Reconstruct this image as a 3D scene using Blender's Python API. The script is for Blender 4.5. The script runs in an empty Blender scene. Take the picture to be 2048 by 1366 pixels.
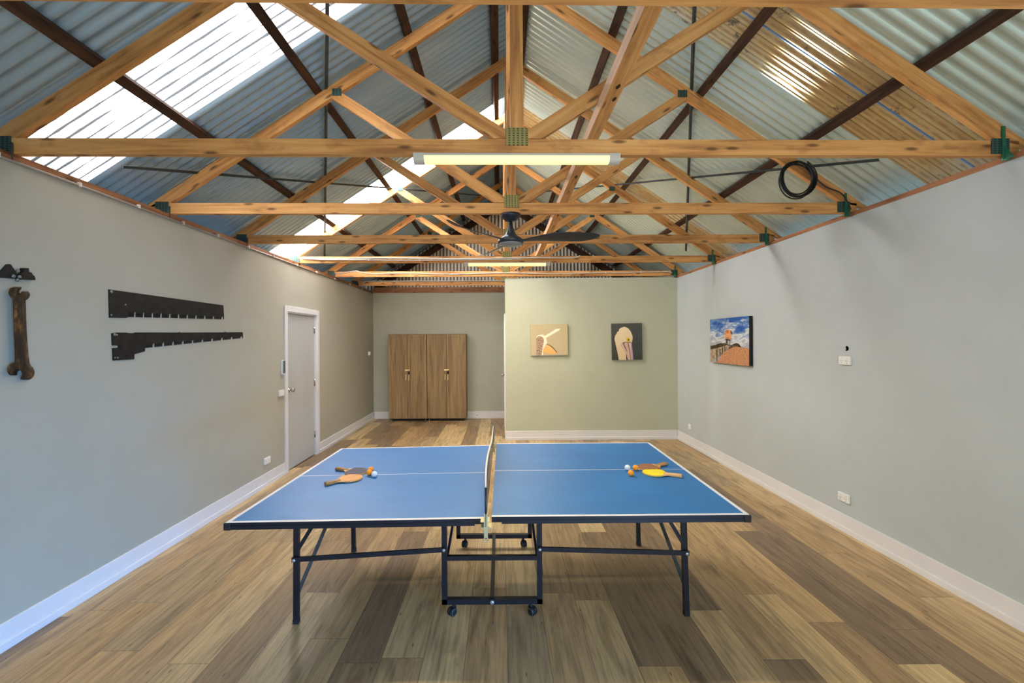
import bpy, bmesh, math, random
from mathutils import Vector, Matrix, Euler
random.seed(7)
scn = bpy.context.scene
col = scn.collection
PI = math.pi

# ------------------------------------------------------------------ measured camera (photo frame 2048 x 1366)
F, CX, CY, H = 840.0, 1000.0, 680.0, 1.70
ROLL = 0.0061

def px(x, y):
    dx, dy = x - CX, y - CY
    return dx - dy*ROLL, dx*ROLL + dy

def at(x, y, Y):
    dx, dy = px(x, y)
    return Vector((dx/F*Y, Y, H - dy/F*Y))

def on_z(x, y, z):
    dx, dy = px(x, y)
    Y = (H - z)*F/dy
    return Vector((dx/F*Y, Y, z))

def on_x(x, y, X):
    dx, dy = px(x, y)
    Y = X*F/dx
    return Vector((X, Y, H - dy/F*Y))

# ------------------------------------------------------------------ room constants
WL, WR = -2.76, 3.015          # wall faces
YB, YP = 9.15, 7.13            # back wall, partition face
Y0 = -1.3                      # open front of the shed
ZW = 2.74                      # wall height
XC = 0.105                     # ridge
ZA, SL = 4.86, 0.66            # apex of chord tops, roof slope
ZR = 4.918                     # apex of roofing underside
SK = 0.018                     # trusses sit slightly skewed to the walls
TB = 2.775                     # underside of tie beams

# ------------------------------------------------------------------ helpers
def tag(o, label=None, cat=None, group=None, kind=None):
    if label: o['label'] = label
    if cat: o['category'] = cat
    if group: o['group'] = group
    if kind: o['kind'] = kind
    return o

def empty(name, loc, rz=0.0):
    o = bpy.data.objects.new(name, None)
    col.objects.link(o)
    o.location = loc
    o.rotation_euler = (0, 0, rz)
    o.empty_display_size = 0.1
    return o

class MB:
    def __init__(s):
        s.v, s.f, s.m, s.uv, s.sm = [], [], [], [], []

    def face(s, idx, m=0, uv=None, smooth=False):
        s.f.append(tuple(idx)); s.m.append(m); s.uv.append(uv); s.sm.append(smooth)

    def add(s, verts, faces, m=0, smooth=False, uvs=None):
        b = len(s.v)
        s.v += [Vector(p) for p in verts]
        for k, f in enumerate(faces):
            s.face([b+i for i in f], m, uvs[k] if uvs else None, smooth)
        return s

    def box(s, x0, x1, y0, y1, z0, z1, m=0, bev=0.0):
        if bev <= 0:
            v = [(x, y, z) for z in (z0, z1) for y in (y0, y1) for x in (x0, x1)]
            return s.add(v, [(0,2,3,1),(4,5,7,6),(0,1,5,4),(2,6,7,3),(0,4,6,2),(1,3,7,5)], m)
        bm = bmesh.new()
        bmesh.ops.create_cube(bm, size=1)
        for q in bm.verts:
            q.co = Vector(((x0+x1)/2+q.co.x*(x1-x0), (y0+y1)/2+q.co.y*(y1-y0), (z0+z1)/2+q.co.z*(z1-z0)))
        bmesh.ops.bevel(bm, geom=list(bm.edges), offset=bev, segments=2, affect='EDGES', profile=0.5)
        s.bm(bm, m)
        return s

    def bm(s, bm, m=0, smooth=False):
        bm.verts.ensure_lookup_table()
        bm.verts.index_update()
        s.add([q.co.copy() for q in bm.verts], [[q.index for q in f.verts] for f in bm.faces], m, smooth)
        bm.free()
        return s

    def bar(s, p0, p1, w, h, up=(0, 0, 1), m=0):
        p0, p1 = Vector(p0), Vector(p1)
        d = (p1-p0).normalized()
        a = d.cross(Vector(up)).normalized()
        b = a.cross(d).normalized()
        v = []
        for p in (p0, p1):
            for (i, j) in ((-1,-1),(1,-1),(1,1),(-1,1)):
                v.append(p + a*(i*w/2) + b*(j*h/2))
        return s.add(v, [(3,2,1,0),(4,5,6,7),(0,1,5,4),(1,2,6,5),(2,3,7,6),(3,0,4,7)], m)

    def tube(s, pts, r, n=8, m=0, closed=False, r2=None):
        pts = [Vector(p) for p in pts]
        N = len(pts)
        b = len(s.v)
        ref = None
        for i, p in enumerate(pts):
            if closed:
                t = (pts[(i+1) % N]-pts[i-1]).normalized()
            else:
                t = (pts[min(i+1, N-1)]-pts[max(i-1, 0)]).normalized()
            if ref is None:
                ref = Vector((0,0,1)) if abs(t.z) < 0.9 else Vector((1,0,0))
            a = t.cross(ref).normalized()
            c = a.cross(t).normalized()
            ref = c
            rr = r if r2 is None else r+(r2-r)*i/(N-1)
            for k in range(n):
                an = 2*PI*k/n
                s.v.append(p + a*math.cos(an)*rr + c*math.sin(an)*rr)
        R = N if closed else N-1
        for i in range(R):
            j = (i+1) % N
            for k in range(n):
                k2 = (k+1) % n
                s.face([b+i*n+k, b+i*n+k2, b+j*n+k2, b+j*n+k], m, None, True)
        if not closed:
            s.face([b+k for k in range(n)][::-1], m)
            s.face([b+(N-1)*n+k for k in range(n)], m)
        return s

    def lathe(s, prof, c=(0,0,0), axis='z', n=24, m=0, smooth=True):
        c = Vector(c); b = len(s.v)
        for (r, h) in prof:
            for k in range(n):
                an = 2*PI*k/n
                u, w = r*math.cos(an), r*math.sin(an)
                if axis == 'z': p = Vector((u, w, h))
                elif axis == 'x': p = Vector((h, u, w))
                else: p = Vector((w, h, u))
                s.v.append(c+p)
        for i in range(len(prof)-1):
            for k in range(n):
                k2 = (k+1) % n
                s.face([b+i*n+k, b+i*n+k2, b+(i+1)*n+k2, b+(i+1)*n+k], m, None, smooth)
        s.face([b+k for k in range(n)][::-1], m)
        s.face([b+(len(prof)-1)*n+k for k in range(n)], m)
        return s

    def ball(s, c, r, m=0, sub=3):
        bm = bmesh.new()
        bmesh.ops.create_icosphere(bm, subdivisions=sub, radius=r, matrix=Matrix.Translation(Vector(c)))
        return s.bm(bm, m, True)

    def prism(s, pts, vec, m=0, mcap=None):
        pts = [Vector(p) for p in pts]; vec = Vector(vec); n = len(pts)
        b = len(s.v)
        s.v += pts + [p+vec for p in pts]
        mc = m if mcap is None else mcap
        s.face([b+i for i in range(n)][::-1], m)
        s.face([b+n+i for i in range(n)], mc)
        for i in range(n):
            j = (i+1) % n
            s.face([b+i, b+j, b+n+j, b+n+i], m)
        return s

    def timber(s, poly, y0, y1, d, m=0, mats=None):
        """prism of an x-z polygon between two y, with uv along the grain direction d (x,z)"""
        d = Vector((d[0], d[1])).normalized(); q = Vector((-d.y, d.x))
        n = len(poly); b = len(s.v)
        P = [Vector((p[0], y0, p[1])) for p in poly] + [Vector((p[0], y1, p[1])) for p in poly]
        s.v += P
        def uv(i, w=0):
            p = P[i]; v2 = Vector((p.x, p.z))
            return (v2.dot(d), v2.dot(q)*(0 if w else 1) + (p.y-y0) + w)
        def add(ids, w, mm):
            s.face([b+i for i in ids], mm, [uv(i, w) for i in ids])
        add(list(range(n)), 0, m)
        add([n+i for i in range(n)][::-1], 0, m)
        for i in range(n):
            j = (i+1) % n
            add([j, i, n+i, n+j], 0.37*(i+1), (mats or {}).get(i, m))
        return s

    def build(s, name, mats, parent=None, origin=(0,0,0), fix=True, smooth=None):
        me = bpy.data.meshes.new(name)
        o3 = Vector(origin)
        me.from_pydata([tuple(p-o3) for p in s.v], [], s.f)
        if not isinstance(mats, (list, tuple)): mats = [mats]
        for q in mats: me.materials.append(q)
        for i, p in enumerate(me.polygons):
            p.material_index = s.m[i]
            p.use_smooth = s.sm[i] if smooth is None else smooth
        if any(u is not None for u in s.uv):
            L = me.uv_layers.new(name='UVMap')
            for i, p in enumerate(me.polygons):
                if s.uv[i] is not None:
                    for k, li in enumerate(p.loop_indices):
                        L.data[li].uv = s.uv[i][k]
        if fix:
            bm = bmesh.new(); bm.from_mesh(me)
            bmesh.ops.recalc_face_normals(bm, faces=list(bm.faces))
            bmesh.ops.triangulate(bm, faces=[f for f in bm.faces if len(f.verts) > 12], ngon_method='EAR_CLIP')
            bm.to_mesh(me); bm.free()
        me.update()
        o = bpy.data.objects.new(name, me)
        col.objects.link(o)
        if parent is None:
            o.location = o3
        else:
            o.parent = parent
        return o

def struct(o):
    o['kind'] = 'structure'
    return o

def copy_tree(o, parent=None):
    c = o.copy(); col.objects.link(c)
    if parent is not None: c.parent = parent
    for ch in list(o.children):
        copy_tree(ch, c)
    return c

# ------------------------------------------------------------------ materials
def lin(c):
    return tuple(((v/255.0)/12.92 if v/255.0 <= .04045 else ((v/255.0+.055)/1.055)**2.4) for v in c[:3]) + (1.0,)

class N:
    def __init__(s, name):
        s.m = bpy.data.materials.new(name); s.m.use_nodes = True
        s.t = s.m.node_tree; s.t.nodes.clear()
        s.out = s.t.nodes.new('ShaderNodeOutputMaterial')
        s.b = s.t.nodes.new('ShaderNodeBsdfPrincipled')
        s.t.links.new(s.b.outputs[0], s.out.inputs[0])
    def n(s, typ, **kw):
        nd = s.t.nodes.new(typ)
        for k, v in kw.items():
            if k.startswith('i_'):
                key = k[2:]
                key = int(key) if key.isdigit() else key.replace('_', ' ')
                nd.inputs[key].default_value = v
            else: setattr(nd, k, v)
        return nd
    def l(s, a, b): s.t.links.new(a, b)
    def math(s, op, a, b=None, clamp=False):
        nd = s.t.nodes.new('ShaderNodeMath'); nd.operation = op; nd.use_clamp = clamp
        for i, q in enumerate((a, b)):
            if q is None: continue
            if isinstance(q, (int, float)): nd.inputs[i].default_value = q
            else: s.l(q, nd.inputs[i])
        return nd.outputs[0]
    def mix(s, fac, a, b, typ='MIX'):
        nd = s.t.nodes.new('ShaderNodeMix'); nd.data_type = 'RGBA'; nd.blend_type = typ
        for k, q in ((0, fac), (6, a), (7, b)):
            if isinstance(q, (int, float)): nd.inputs[k].default_value = q
            elif isinstance(q, tuple): nd.inputs[k].default_value = q
            else: s.l(q, nd.inputs[k])
        return nd.outputs[2]
    def ramp(s, fac, stops, interp='LINEAR'):
        nd = s.t.nodes.new('ShaderNodeValToRGB'); cr = nd.color_ramp; cr.interpolation = interp
        while len(cr.elements) < len(stops): cr.elements.new(0.5)
        for e, (p, c) in zip(cr.elements, stops):
            e.position = p; e.color = c
        s.l(fac, nd.inputs[0])
        return nd.outputs[0]
    def noise(s, vec, scale, detail=3, rough=.55, dist=0.0):
        nd = s.n('ShaderNodeTexNoise'); nd.inputs['Scale'].default_value = scale
        nd.inputs['Detail'].default_value = detail; nd.inputs['Roughness'].default_value = rough
        nd.inputs['Distortion'].default_value = dist
        if vec is not None: s.l(vec, nd.inputs['Vector'])
        return nd.outputs['Fac']
    def mapping(s, vec, scale=(1,1,1), loc=(0,0,0)):
        nd = s.n('ShaderNodeMapping'); nd.inputs['Scale'].default_value = scale; nd.inputs['Location'].default_value = loc
        s.l(vec, nd.inputs['Vector']); return nd.outputs[0]
    def set(s, col=None, rough=None, metal=None, spec=None):
        for k, q in (('Base Color', col), ('Roughness', rough), ('Metallic', metal), ('Specular IOR Level', spec)):
            if q is None: continue
            if isinstance(q, (int, float, tuple)): s.b.inputs[k].default_value = q
            else: s.l(q, s.b.inputs[k])
        return s
    def bump(s, h, strength=.2, dist=.002):
        nd = s.n('ShaderNodeBump'); nd.inputs['Strength'].default_value = strength; nd.inputs['Distance'].default_value = dist
        s.l(h, nd.inputs['Height']); s.l(nd.outputs[0], s.b.inputs['Normal'])

def plain(name, rgb, rough=.5, metal=0.0, spec=.5, var=.06, scale=8.0):
    k = N(name)
    tc = k.n('ShaderNodeTexCoord')
    f = k.noise(tc.outputs['Object'], scale, 4)
    c = lin(rgb)
    lo = tuple(v*(1-var) for v in c[:3])+(1,); hi = tuple(min(1, v*(1+var)) for v in c[:3])+(1,)
    k.set(k.ramp(f, [(.3, lo), (.7, hi)]), rough, metal, spec)
    return k.m

def timber_mat(name, dark, mid, light, knot, rough=.6, rnd=.25, knots=True):
    k = N(name)
    tc = k.n('ShaderNodeTexCoord'); oi = k.n('ShaderNodeObjectInfo')
    add = k.n('ShaderNodeVectorMath', operation='ADD')
    k.l(tc.outputs['UV'], add.inputs[0])
    cb = k.n('ShaderNodeCombineXYZ')
    k.l(k.math('MULTIPLY', oi.outputs['Random'], 37.0), cb.inputs[0]); k.l(k.math('MULTIPLY', oi.outputs['Random'], 11.0), cb.inputs[1])
    k.l(cb.outputs[0], add.inputs[1])
    v = add.outputs[0]
    g = k.noise(k.mapping(v, (1.1, 22, 1)), 1.6, 5, .6, .6)
    g2 = k.noise(k.mapping(v, (.9, 5, 1)), 1.4, 3, .5, .3)
    f = k.math('ADD', k.math('MULTIPLY', g, .55), k.math('MULTIPLY', g2, .45))
    c = k.ramp(f, [(.32, lin(dark)), (.5, lin(mid)), (.68, lin(light))])
    if knots:
        vo = k.n('ShaderNodeTexVoronoi', voronoi_dimensions='2D'); vo.inputs['Scale'].default_value = 1.0; vo.inputs['Randomness'].default_value = 1.0
        k.l(k.mapping(v, (2.4, 9, 1)), vo.inputs['Vector'])
        kf = k.ramp(vo.outputs['Distance'], [(.05, (1,1,1,1)), (.13, (0,0,0,1))])
        c = k.mix(k.math('MULTIPLY', kf, .75), c, lin(knot))
    st = k.noise(k.mapping(v, (2.2, 4, 1)), 2.0, 4, .6)
    c = k.mix(k.ramp(st, [(.56, (0,0,0,1)), (.72, (.6,.6,.6,1))]), c, lin(dark))
    b = k.math('ADD', k.math('MULTIPLY', oi.outputs['Random'], rnd), 1-rnd/2)
    hs = k.n('ShaderNodeHueSaturation'); k.l(c, hs.inputs['Color']); k.l(b, hs.inputs['Value'])
    k.set(hs.outputs[0], rough, 0, .3)
    k.bump(g, .15, .002)
    return k.m

M = {}
M['pine'] = timber_mat('pine_timber', (144,94,52), (208,150,86), (230,178,112), (64,38,22))
M['pine_pale'] = timber_mat('pine_pale_edge', (206,170,138), (226,192,160), (238,210,184), (190,150,120), knots=False)
M['hardwood'] = timber_mat('old_hardwood', (30,18,12), (64,42,28), (98,66,42), (20,12,8), .75)
M['plate_wood'] = timber_mat('plate_timber', (110,70,44), (156,104,66), (182,128,86), (70,40,24))

def wall_mat(name, rgb):
    k = N(name)
    tc = k.n('ShaderNodeTexCoord')
    f = k.noise(tc.outputs['Object'], .8, 3); f2 = k.noise(tc.outputs['Object'], 5.0, 4, .6)
    c = lin(rgb)
    cc = k.ramp(k.math('ADD', k.math('MULTIPLY', f, .7), k.math('MULTIPLY', f2, .3)),
                [(.35, tuple(q*.95 for q in c[:3])+(1,)), (.65, tuple(min(1, q*1.04) for q in c[:3])+(1,))])
    k.set(cc, .75, 0, .25)
    k.bump(k.noise(tc.outputs['Object'], 60, 2), .04, .001)
    return k.m
M['wall'] = wall_mat('wall_paint_grey', (176,173,155))
M['wall_r'] = wall_mat('wall_paint_light_grey', (187,194,192))
M['wall_p'] = wall_mat('wall_paint_beige', (188,191,166))
M['wall_b'] = wall_mat('wall_paint_back', (184,186,168))
M['white'] = plain('white_gloss_paint', (226,224,222), .35, 0, .5, .03, 3)
M['door'] = plain('door_paint', (186,187,184), .4, 0, .5, .02, 2)
M['plastic'] = plain('white_plastic', (236,236,228), .35, 0, .5, .02)
M['grey_plastic'] = plain('grey_plastic', (176,174,164), .4)
M['slot'] = plain('dark_slot', (60,58,54), .6)
M['black_metal'] = plain('black_powder_coat', (26,29,36), .38, .2, .5, .2, 12)
M['iron'] = plain('black_iron', (30,29,28), .6, .3, .4, .5, 14)
M['steel'] = plain('galvanised_steel', (128,136,136), .42, .8, .5, .2, 20)
M['strap'] = plain('strap_steel', (84,92,94), .5, .55, .5, .3, 16)
M['chrome'] = plain('chrome', (190,186,178), .18, 1.0)
M['bolt'] = plain('zinc_bolt', (196,200,204), .3, .7)
M['rubber'] = plain('black_rubber', (22,23,26), .6)
M['hole'] = plain('hole_shade_black', (4,4,4), .9, 0, 0)
M['cable_w'] = plain('white_cable', (214,208,196), .5)
M['cable_b'] = plain('black_cable', (16,16,18), .45)
M['conduit'] = plain('beige_conduit', (150,138,122), .5)
M['fan'] = plain('fan_charcoal', (34,40,50), .42, .1, .5, .05)
M['fan_light'] = plain('fan_light_disc', (120,128,130), .4)
M['cap'] = plain('light_end_cap', (196,192,180), .45)
M['brass'] = plain('cream_handle', (240,216,156), .35, .2)
M['tape'] = plain('net_tape', (232,226,214), .6)
M['clamp'] = plain('clamp_zinc', (206,200,160), .3, .6)
M['paint_white'] = plain('line_paint', (226,230,240), .45)
M['orange_ball'] = plain('orange_ball', (246,156,36), .4, 0, .4, .04)
M['white_ball'] = plain('white_ball', (222,232,244), .4, 0, .4, .02)
M['bat_yellow'] = plain('yellow_rubber', (240,226,44), .5, 0, .4, .05)
M['bat_black'] = plain('dark_rubber', (70,68,86), .55, 0, .4, .08)
M['bat_brown'] = plain('brown_rubber', (150,106,78), .55, 0, .4, .08)

def bat_wood():
    k = N('bat_wood'); tc = k.n('ShaderNodeTexCoord')
    f = k.noise(k.mapping(tc.outputs['Object'], (4, 60, 60)), 1.5, 4)
    k.set(k.ramp(f, [(.3, lin((206,136,66))), (.7, lin((238,180,104)))]), .5)
    return k.m
M['bat_wood'] = bat_wood()
def bat_handle():
    k = N('bat_handle'); tc = k.n('ShaderNodeTexCoord')
    f = k.noise(k.mapping(tc.outputs['Object'], (3, 200, 90)), 1.0, 3)
    k.set(k.ramp(f, [(.35, lin((128,92,50))), (.6, lin((196,152,96)))]), .5)
    return k.m
M['bat_handle'] = bat_handle()
M['bat_handle_pale'] = plain('bat_handle_pale', (226,180,120), .5)

def floor_mat():
    k = N('floor_planks'); tc = k.n('ShaderNodeTexCoord')
    sp = k.n('ShaderNodeSeparateXYZ'); k.l(tc.outputs['Object'], sp.inputs[0])
    PW, PL = .225, 1.52
    u = k.math('DIVIDE', k.math('ADD', sp.outputs[0], -.255+.225*40), PW)
    ci = k.math('FLOOR', u); cf = k.math('FRACT', u)
    wn = k.n('ShaderNodeTexWhiteNoise', noise_dimensions='1D'); k.l(ci, wn.inputs['W'])
    v = k.math('ADD', k.math('DIVIDE', sp.outputs[1], PL), k.math('MULTIPLY', wn.outputs['Value'], 1.0))
    ri = k.math('FLOOR', v); rf = k.math('FRACT', v)
    cb = k.n('ShaderNodeCombineXYZ'); k.l(ci, cb.inputs[0]); k.l(ri, cb.inputs[1])
    w2 = k.n('ShaderNodeTexWhiteNoise', noise_dimensions='2D'); k.l(cb.outputs[0], w2.inputs['Vector'])
    base = k.ramp(w2.outputs['Value'], [(0, lin((144,120,90))), (.13, lin((161,133,96))), (.27, lin((186,155,111))), (.43, lin((199,170,123))),
                                       (.58, lin((170,146,109))), (.72, lin((205,178,130))), (.86, lin((182,151,105))), (.95, lin((132,110,84)))], 'CONSTANT')
    off = k.n('ShaderNodeVectorMath', operation='ADD')
    k.l(tc.outputs['Object'], off.inputs[0])
    sc = k.n('ShaderNodeVectorMath', operation='SCALE'); sc.inputs['Scale'].default_value = 9.0
    k.l(w2.outputs['Color'], sc.inputs[0]); k.l(sc.outputs[0], off.inputs[1])
    g = k.noise(k.mapping(off.outputs[0], (26, 1.3, 1)), 2.2, 6, .62, .35)
    big = k.noise(k.mapping(off.outputs[0], (5, .8, 1)), 1.8, 4, .6, 1.4)
    c = k.mix(1.0, base, k.ramp(g, [(.3, (.64,.64,.62,1)), (.5, (.98,.97,.96,1)), (.7, (1.16,1.15,1.12,1))]), 'MULTIPLY')
    c = k.mix(1.0, c, k.ramp(big, [(.32, (.66,.65,.64,1)), (.5, (1,1,1,1)), (.7, (1.12,1.1,1.05,1))]), 'MULTIPLY')
    vo = k.n('ShaderNodeTexVoronoi', voronoi_dimensions='2D'); vo.inputs['Scale'].default_value = 1.0
    k.l(k.mapping(off.outputs[0], (5.0, 1.6, 1)), vo.inputs['Vector'])
    c = k.mix(k.math('MULTIPLY', k.ramp(vo.outputs['Distance'], [(.012, (1,1,1,1)), (.03, (0,0,0,1))]), .7), c, lin((70,54,42)))
    gx = k.math('MINIMUM', cf, k.math('SUBTRACT', 1.0, cf)); gy = k.math('MINIMUM', rf, k.math('SUBTRACT', 1.0, rf))
    gr = k.math('MAXIMUM', k.math('LESS_THAN', gx, .008), k.math('LESS_THAN', gy, .0012))
    c = k.mix(k.math('MULTIPLY', gr, .55), c, lin((60,48,40)))
    rr = k.ramp(g, [(.3, (.46,)*3+(1,)), (.7, (.34,)*3+(1,))])
    k.set(c, rr, 0, .42)
    k.bump(g, .08, .002)
    return k.m
M['floor'] = floor_mat()

def zinc_mat(name, a, b, tint, met=.5):
    k = N(name); tc = k.n('ShaderNodeTexCoord')
    f = k.noise(k.mapping(tc.outputs['Object'], (.8, 2.6, .8)), 1.2, 4)
    f2 = k.noise(tc.outputs['Object'], 30, 3)
    c = k.ramp(f, [(.3, lin(a)), (.7, lin(b))])
    c = k.mix(k.math('MULTIPLY', f2, .15), c, lin(tint))
    k.set(c, .36, met, .5)
    return k.m
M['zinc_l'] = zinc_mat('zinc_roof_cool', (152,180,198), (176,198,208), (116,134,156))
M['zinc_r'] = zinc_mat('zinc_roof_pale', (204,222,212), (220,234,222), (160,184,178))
M['zinc_g'] = zinc_mat('zinc_gable', (230,224,204), (244,238,220), (200,190,170), 0)
M['zinc_g_shade'] = zinc_mat('zinc_gable_pan_shade', (120,112,98), (140,132,116), (100,96,90), 0)  # pans coloured darker to stand for the shadow gaps between ribs

def stained():
    k = N('stained_fibreglass'); tc = k.n('ShaderNodeTexCoord')
    sp = k.n('ShaderNodeSeparateXYZ'); k.l(tc.outputs['Object'], sp.inputs[0])
    y = k.math('SUBTRACT', sp.outputs[1], k.math('MULTIPLY', k.math('SUBTRACT', sp.outputs[0], XC), SK))
    ph = k.math('FRACT', k.math('DIVIDE', y, .076))
    cb = k.n('ShaderNodeCombineXYZ'); k.l(k.math('MULTIPLY', sp.outputs[0], .55), cb.inputs[0]); k.l(k.math('MULTIPLY', y, 4.6), cb.inputs[1])
    f = k.noise(cb.outputs[0], 1.1, 2, .5)
    f2 = k.noise(k.mapping(tc.outputs['Object'], (1.2, 3, 1.2)), 1.4, 4, .6)
    c = k.ramp(k.math('ADD', k.math('MULTIPLY', f, .7), k.math('MULTIPLY', f2, .3)), [(.34, lin((160,118,54))), (.45, lin((190,152,86))), (.55, lin((200,180,130))), (.64, lin((196,194,180)))])
    tri = k.math('ABSOLUTE', k.math('SUBTRACT', ph, .5))
    nf = k.noise(k.mapping(tc.outputs['Object'], (6, 20, 6)), 2.2, 4, .65)
    d = k.math('MULTIPLY', k.ramp(tri, [(.03, (1,1,1,1)), (.12, (0,0,0,1))]), k.ramp(nf, [(.36, (0,0,0,1)), (.52, (1,1,1,1))]))
    c = k.mix(k.math('MULTIPLY', d, .6), c, lin((138,88,24)))
    mo = k.noise(k.mapping(tc.outputs['Object'], (1, 1.6, 1)), 5, 6, .8)
    c = k.mix(k.ramp(mo, [(.585, (0,0,0,1)), (.66, (.85,.85,.85,1))]), c, lin((58,46,26)))
    # a narrow band tinted blue along one flute
    bl = k.math('LESS_THAN', k.math('ABSOLUTE', k.math('SUBTRACT', y, 2.815)), .02)
    c = k.mix(k.math('MULTIPLY', bl, .8), c, lin((70,142,196)))
    k.set(c, .17, 0, 1.0)
    k.l(c, k.b.inputs['Emission Color']); k.b.inputs['Emission Strength'].default_value = .08  # faint glow stands for daylight passing through the sheet
    rf = k.n('ShaderNodeBsdfRefraction'); rf.inputs['Roughness'].default_value = .36; rf.inputs['IOR'].default_value = 1.12
    k.l(k.mix(.12, c, (1,1,1,1)), rf.inputs['Color'])
    mx = k.n('ShaderNodeMixShader'); mx.inputs[0].default_value = .24
    k.l(k.b.outputs[0], mx.inputs[1]); k.l(rf.outputs[0], mx.inputs[2]); k.l(mx.outputs[0], k.out.inputs[0])
    return k.m
M['stained'] = stained()

def skylight_mat(name, strength, lines=True):
    k = N(name); tc = k.n('ShaderNodeTexCoord')
    sp = k.n('ShaderNodeSeparateXYZ'); k.l(tc.outputs['Object'], sp.inputs[0])
    y = k.math('SUBTRACT', sp.outputs[1], k.math('MULTIPLY', k.math('SUBTRACT', sp.outputs[0], XC), SK))
    ph = k.math('FRACT', k.math('DIVIDE', y, .076))
    nf = k.noise(k.mapping(tc.outputs['Object'], (1.5, 9, 1.5)), 1.5, 4, .6)
    w = k.math('ADD', k.math('MULTIPLY', k.math('SUBTRACT', nf, .40), .30), .018)
    tri = k.math('ABSOLUTE', k.math('SUBTRACT', ph, .5))
    d = k.math('LESS_THAN', tri, w)
    hz = k.math('ADD', sp.outputs[2], k.math('MULTIPLY', nf, .6))
    c = k.ramp(k.math('DIVIDE', k.math('SUBTRACT', hz, 2.9), 1.5), [(0, lin((206,216,214))), (.35, lin((244,242,246)))])
    c = k.mix(k.math('MULTIPLY', d, .78 if lines else .1), c, lin((92,112,124)))
    k.set(k.mix(d, (.8,.8,.8,1), (.22,.25,.27,1)), .5)
    k.l(c, k.b.inputs['Emission Color'])
    st = k.math('MULTIPLY', k.math('MULTIPLY', k.math('SUBTRACT', 1.0, k.math('MULTIPLY', d, .972 if lines else .1)), k.ramp(k.math('DIVIDE', k.math('SUBTRACT', hz, 2.95), 1.2), [(0, (.13,)*3+(1,)), (.55, (1,1,1,1))]) if lines else 1.0), strength)
    k.l(st, k.b.inputs['Emission Strength'])
    return k.m
M['sky1'] = skylight_mat('skylight_sheet_lined', 5.5)
M['sky2'] = skylight_mat('skylight_sheet_clear', 32.0, False)

def emit(name, rgb, s):
    k = N(name); k.set(lin(rgb), .4)
    k.b.inputs['Emission Color'].default_value = lin(rgb); k.b.inputs['Emission Strength'].default_value = s
    return k.m
M['lamp'] = emit('warm_diffuser', (255,228,150), 1.15)

def blue_top():
    k = N('table_blue'); tc = k.n('ShaderNodeTexCoord')
    f = k.noise(k.mapping(tc.outputs['Object'], (1, 2.4, 1)), 2.0, 5, .6)
    f2 = k.noise(tc.outputs['Object'], 160, 2)
    c = k.ramp(f, [(.3, lin((0,106,180))), (.7, lin((2,118,192)))])
    c = k.mix(k.math('MULTIPLY', k.math('GREATER_THAN', f2, .70), .3), c, lin((140,170,200)))
    k.set(c, .47, 0, 1.0)
    return k.m
M['blue'] = blue_top()

def cab_mat(name, sh):
    k = N(name); tc = k.n('ShaderNodeTexCoord'); oi = k.n('ShaderNodeObjectInfo')
    add = k.n('ShaderNodeVectorMath', operation='ADD'); k.l(tc.outputs['Object'], add.inputs[0])
    cb = k.n('ShaderNodeCombineXYZ'); k.l(k.math('MULTIPLY', oi.outputs['Random'], 9.0), cb.inputs[0]); k.l(cb.outputs[0], add.inputs[1])
    g = k.noise(k.mapping(add.outputs[0], (34, 8, 1.1)), 1.6, 5, .6, .5)
    g2 = k.noise(k.mapping(add.outputs[0], (7, 2, .5)), 1.6, 3, .5, .8)
    f = k.math('ADD', k.math('MULTIPLY', g, .5), k.math('MULTIPLY', g2, .5))
    s = lambda c: lin(tuple(min(255, q*sh) for q in c))
    k.set(k.ramp(f, [(.32, s((112,90,60))), (.5, s((150,124,86))), (.66, s((176,148,104)))]), .5, 0, .4)
    return k.m
M['cab'] = cab_mat('wardrobe_oak', 1.0)
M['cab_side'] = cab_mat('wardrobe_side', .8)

def plate_mat(name, a, b):
    k = N(name); tc = k.n('ShaderNodeTexCoord')
    sp = k.n('ShaderNodeSeparateXYZ'); k.l(tc.outputs['Object'], sp.inputs[0])
    a1 = k.math('FRACT', k.math('MULTIPLY', sp.outputs[0], 40)); a2 = k.math('FRACT', k.math('MULTIPLY', sp.outputs[2], 75))
    d = k.math('MULTIPLY', k.math('LESS_THAN', a1, .5), k.math('LESS_THAN', a2, .55))
    k.set(k.mix(d, lin(a), lin(b)), .4, .5)
    return k.m
M['nail'] = plate_mat('nail_plate', (166,158,98), (98,92,56))
M['nail_teal'] = plate_mat('nail_plate_teal', (74,100,92), (44,58,52))
M['tie'] = plain('strap_tie_green', (52,120,92), .4, .4)

def rusty_spanner():
    k = N('spanner_metal'); tc = k.n('ShaderNodeTexCoord')
    f = k.noise(k.mapping(tc.outputs['Object'], (5, 9, 3)), 3.0, 6, .7)
    k.set(k.ramp(f, [(.42, lin((34,28,22))), (.54, lin((62,46,28))), (.66, lin((150,104,56)))]), .5, .35)
    return k.m
M['spanner'] = rusty_spanner()

# ------------------------------------------------------------------ room shell
T = .10
b = MB().box(WL-T, WR+T, Y0, YB+T, -.12, 0.0)
struct(b.build('floor', M['floor']))

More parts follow.
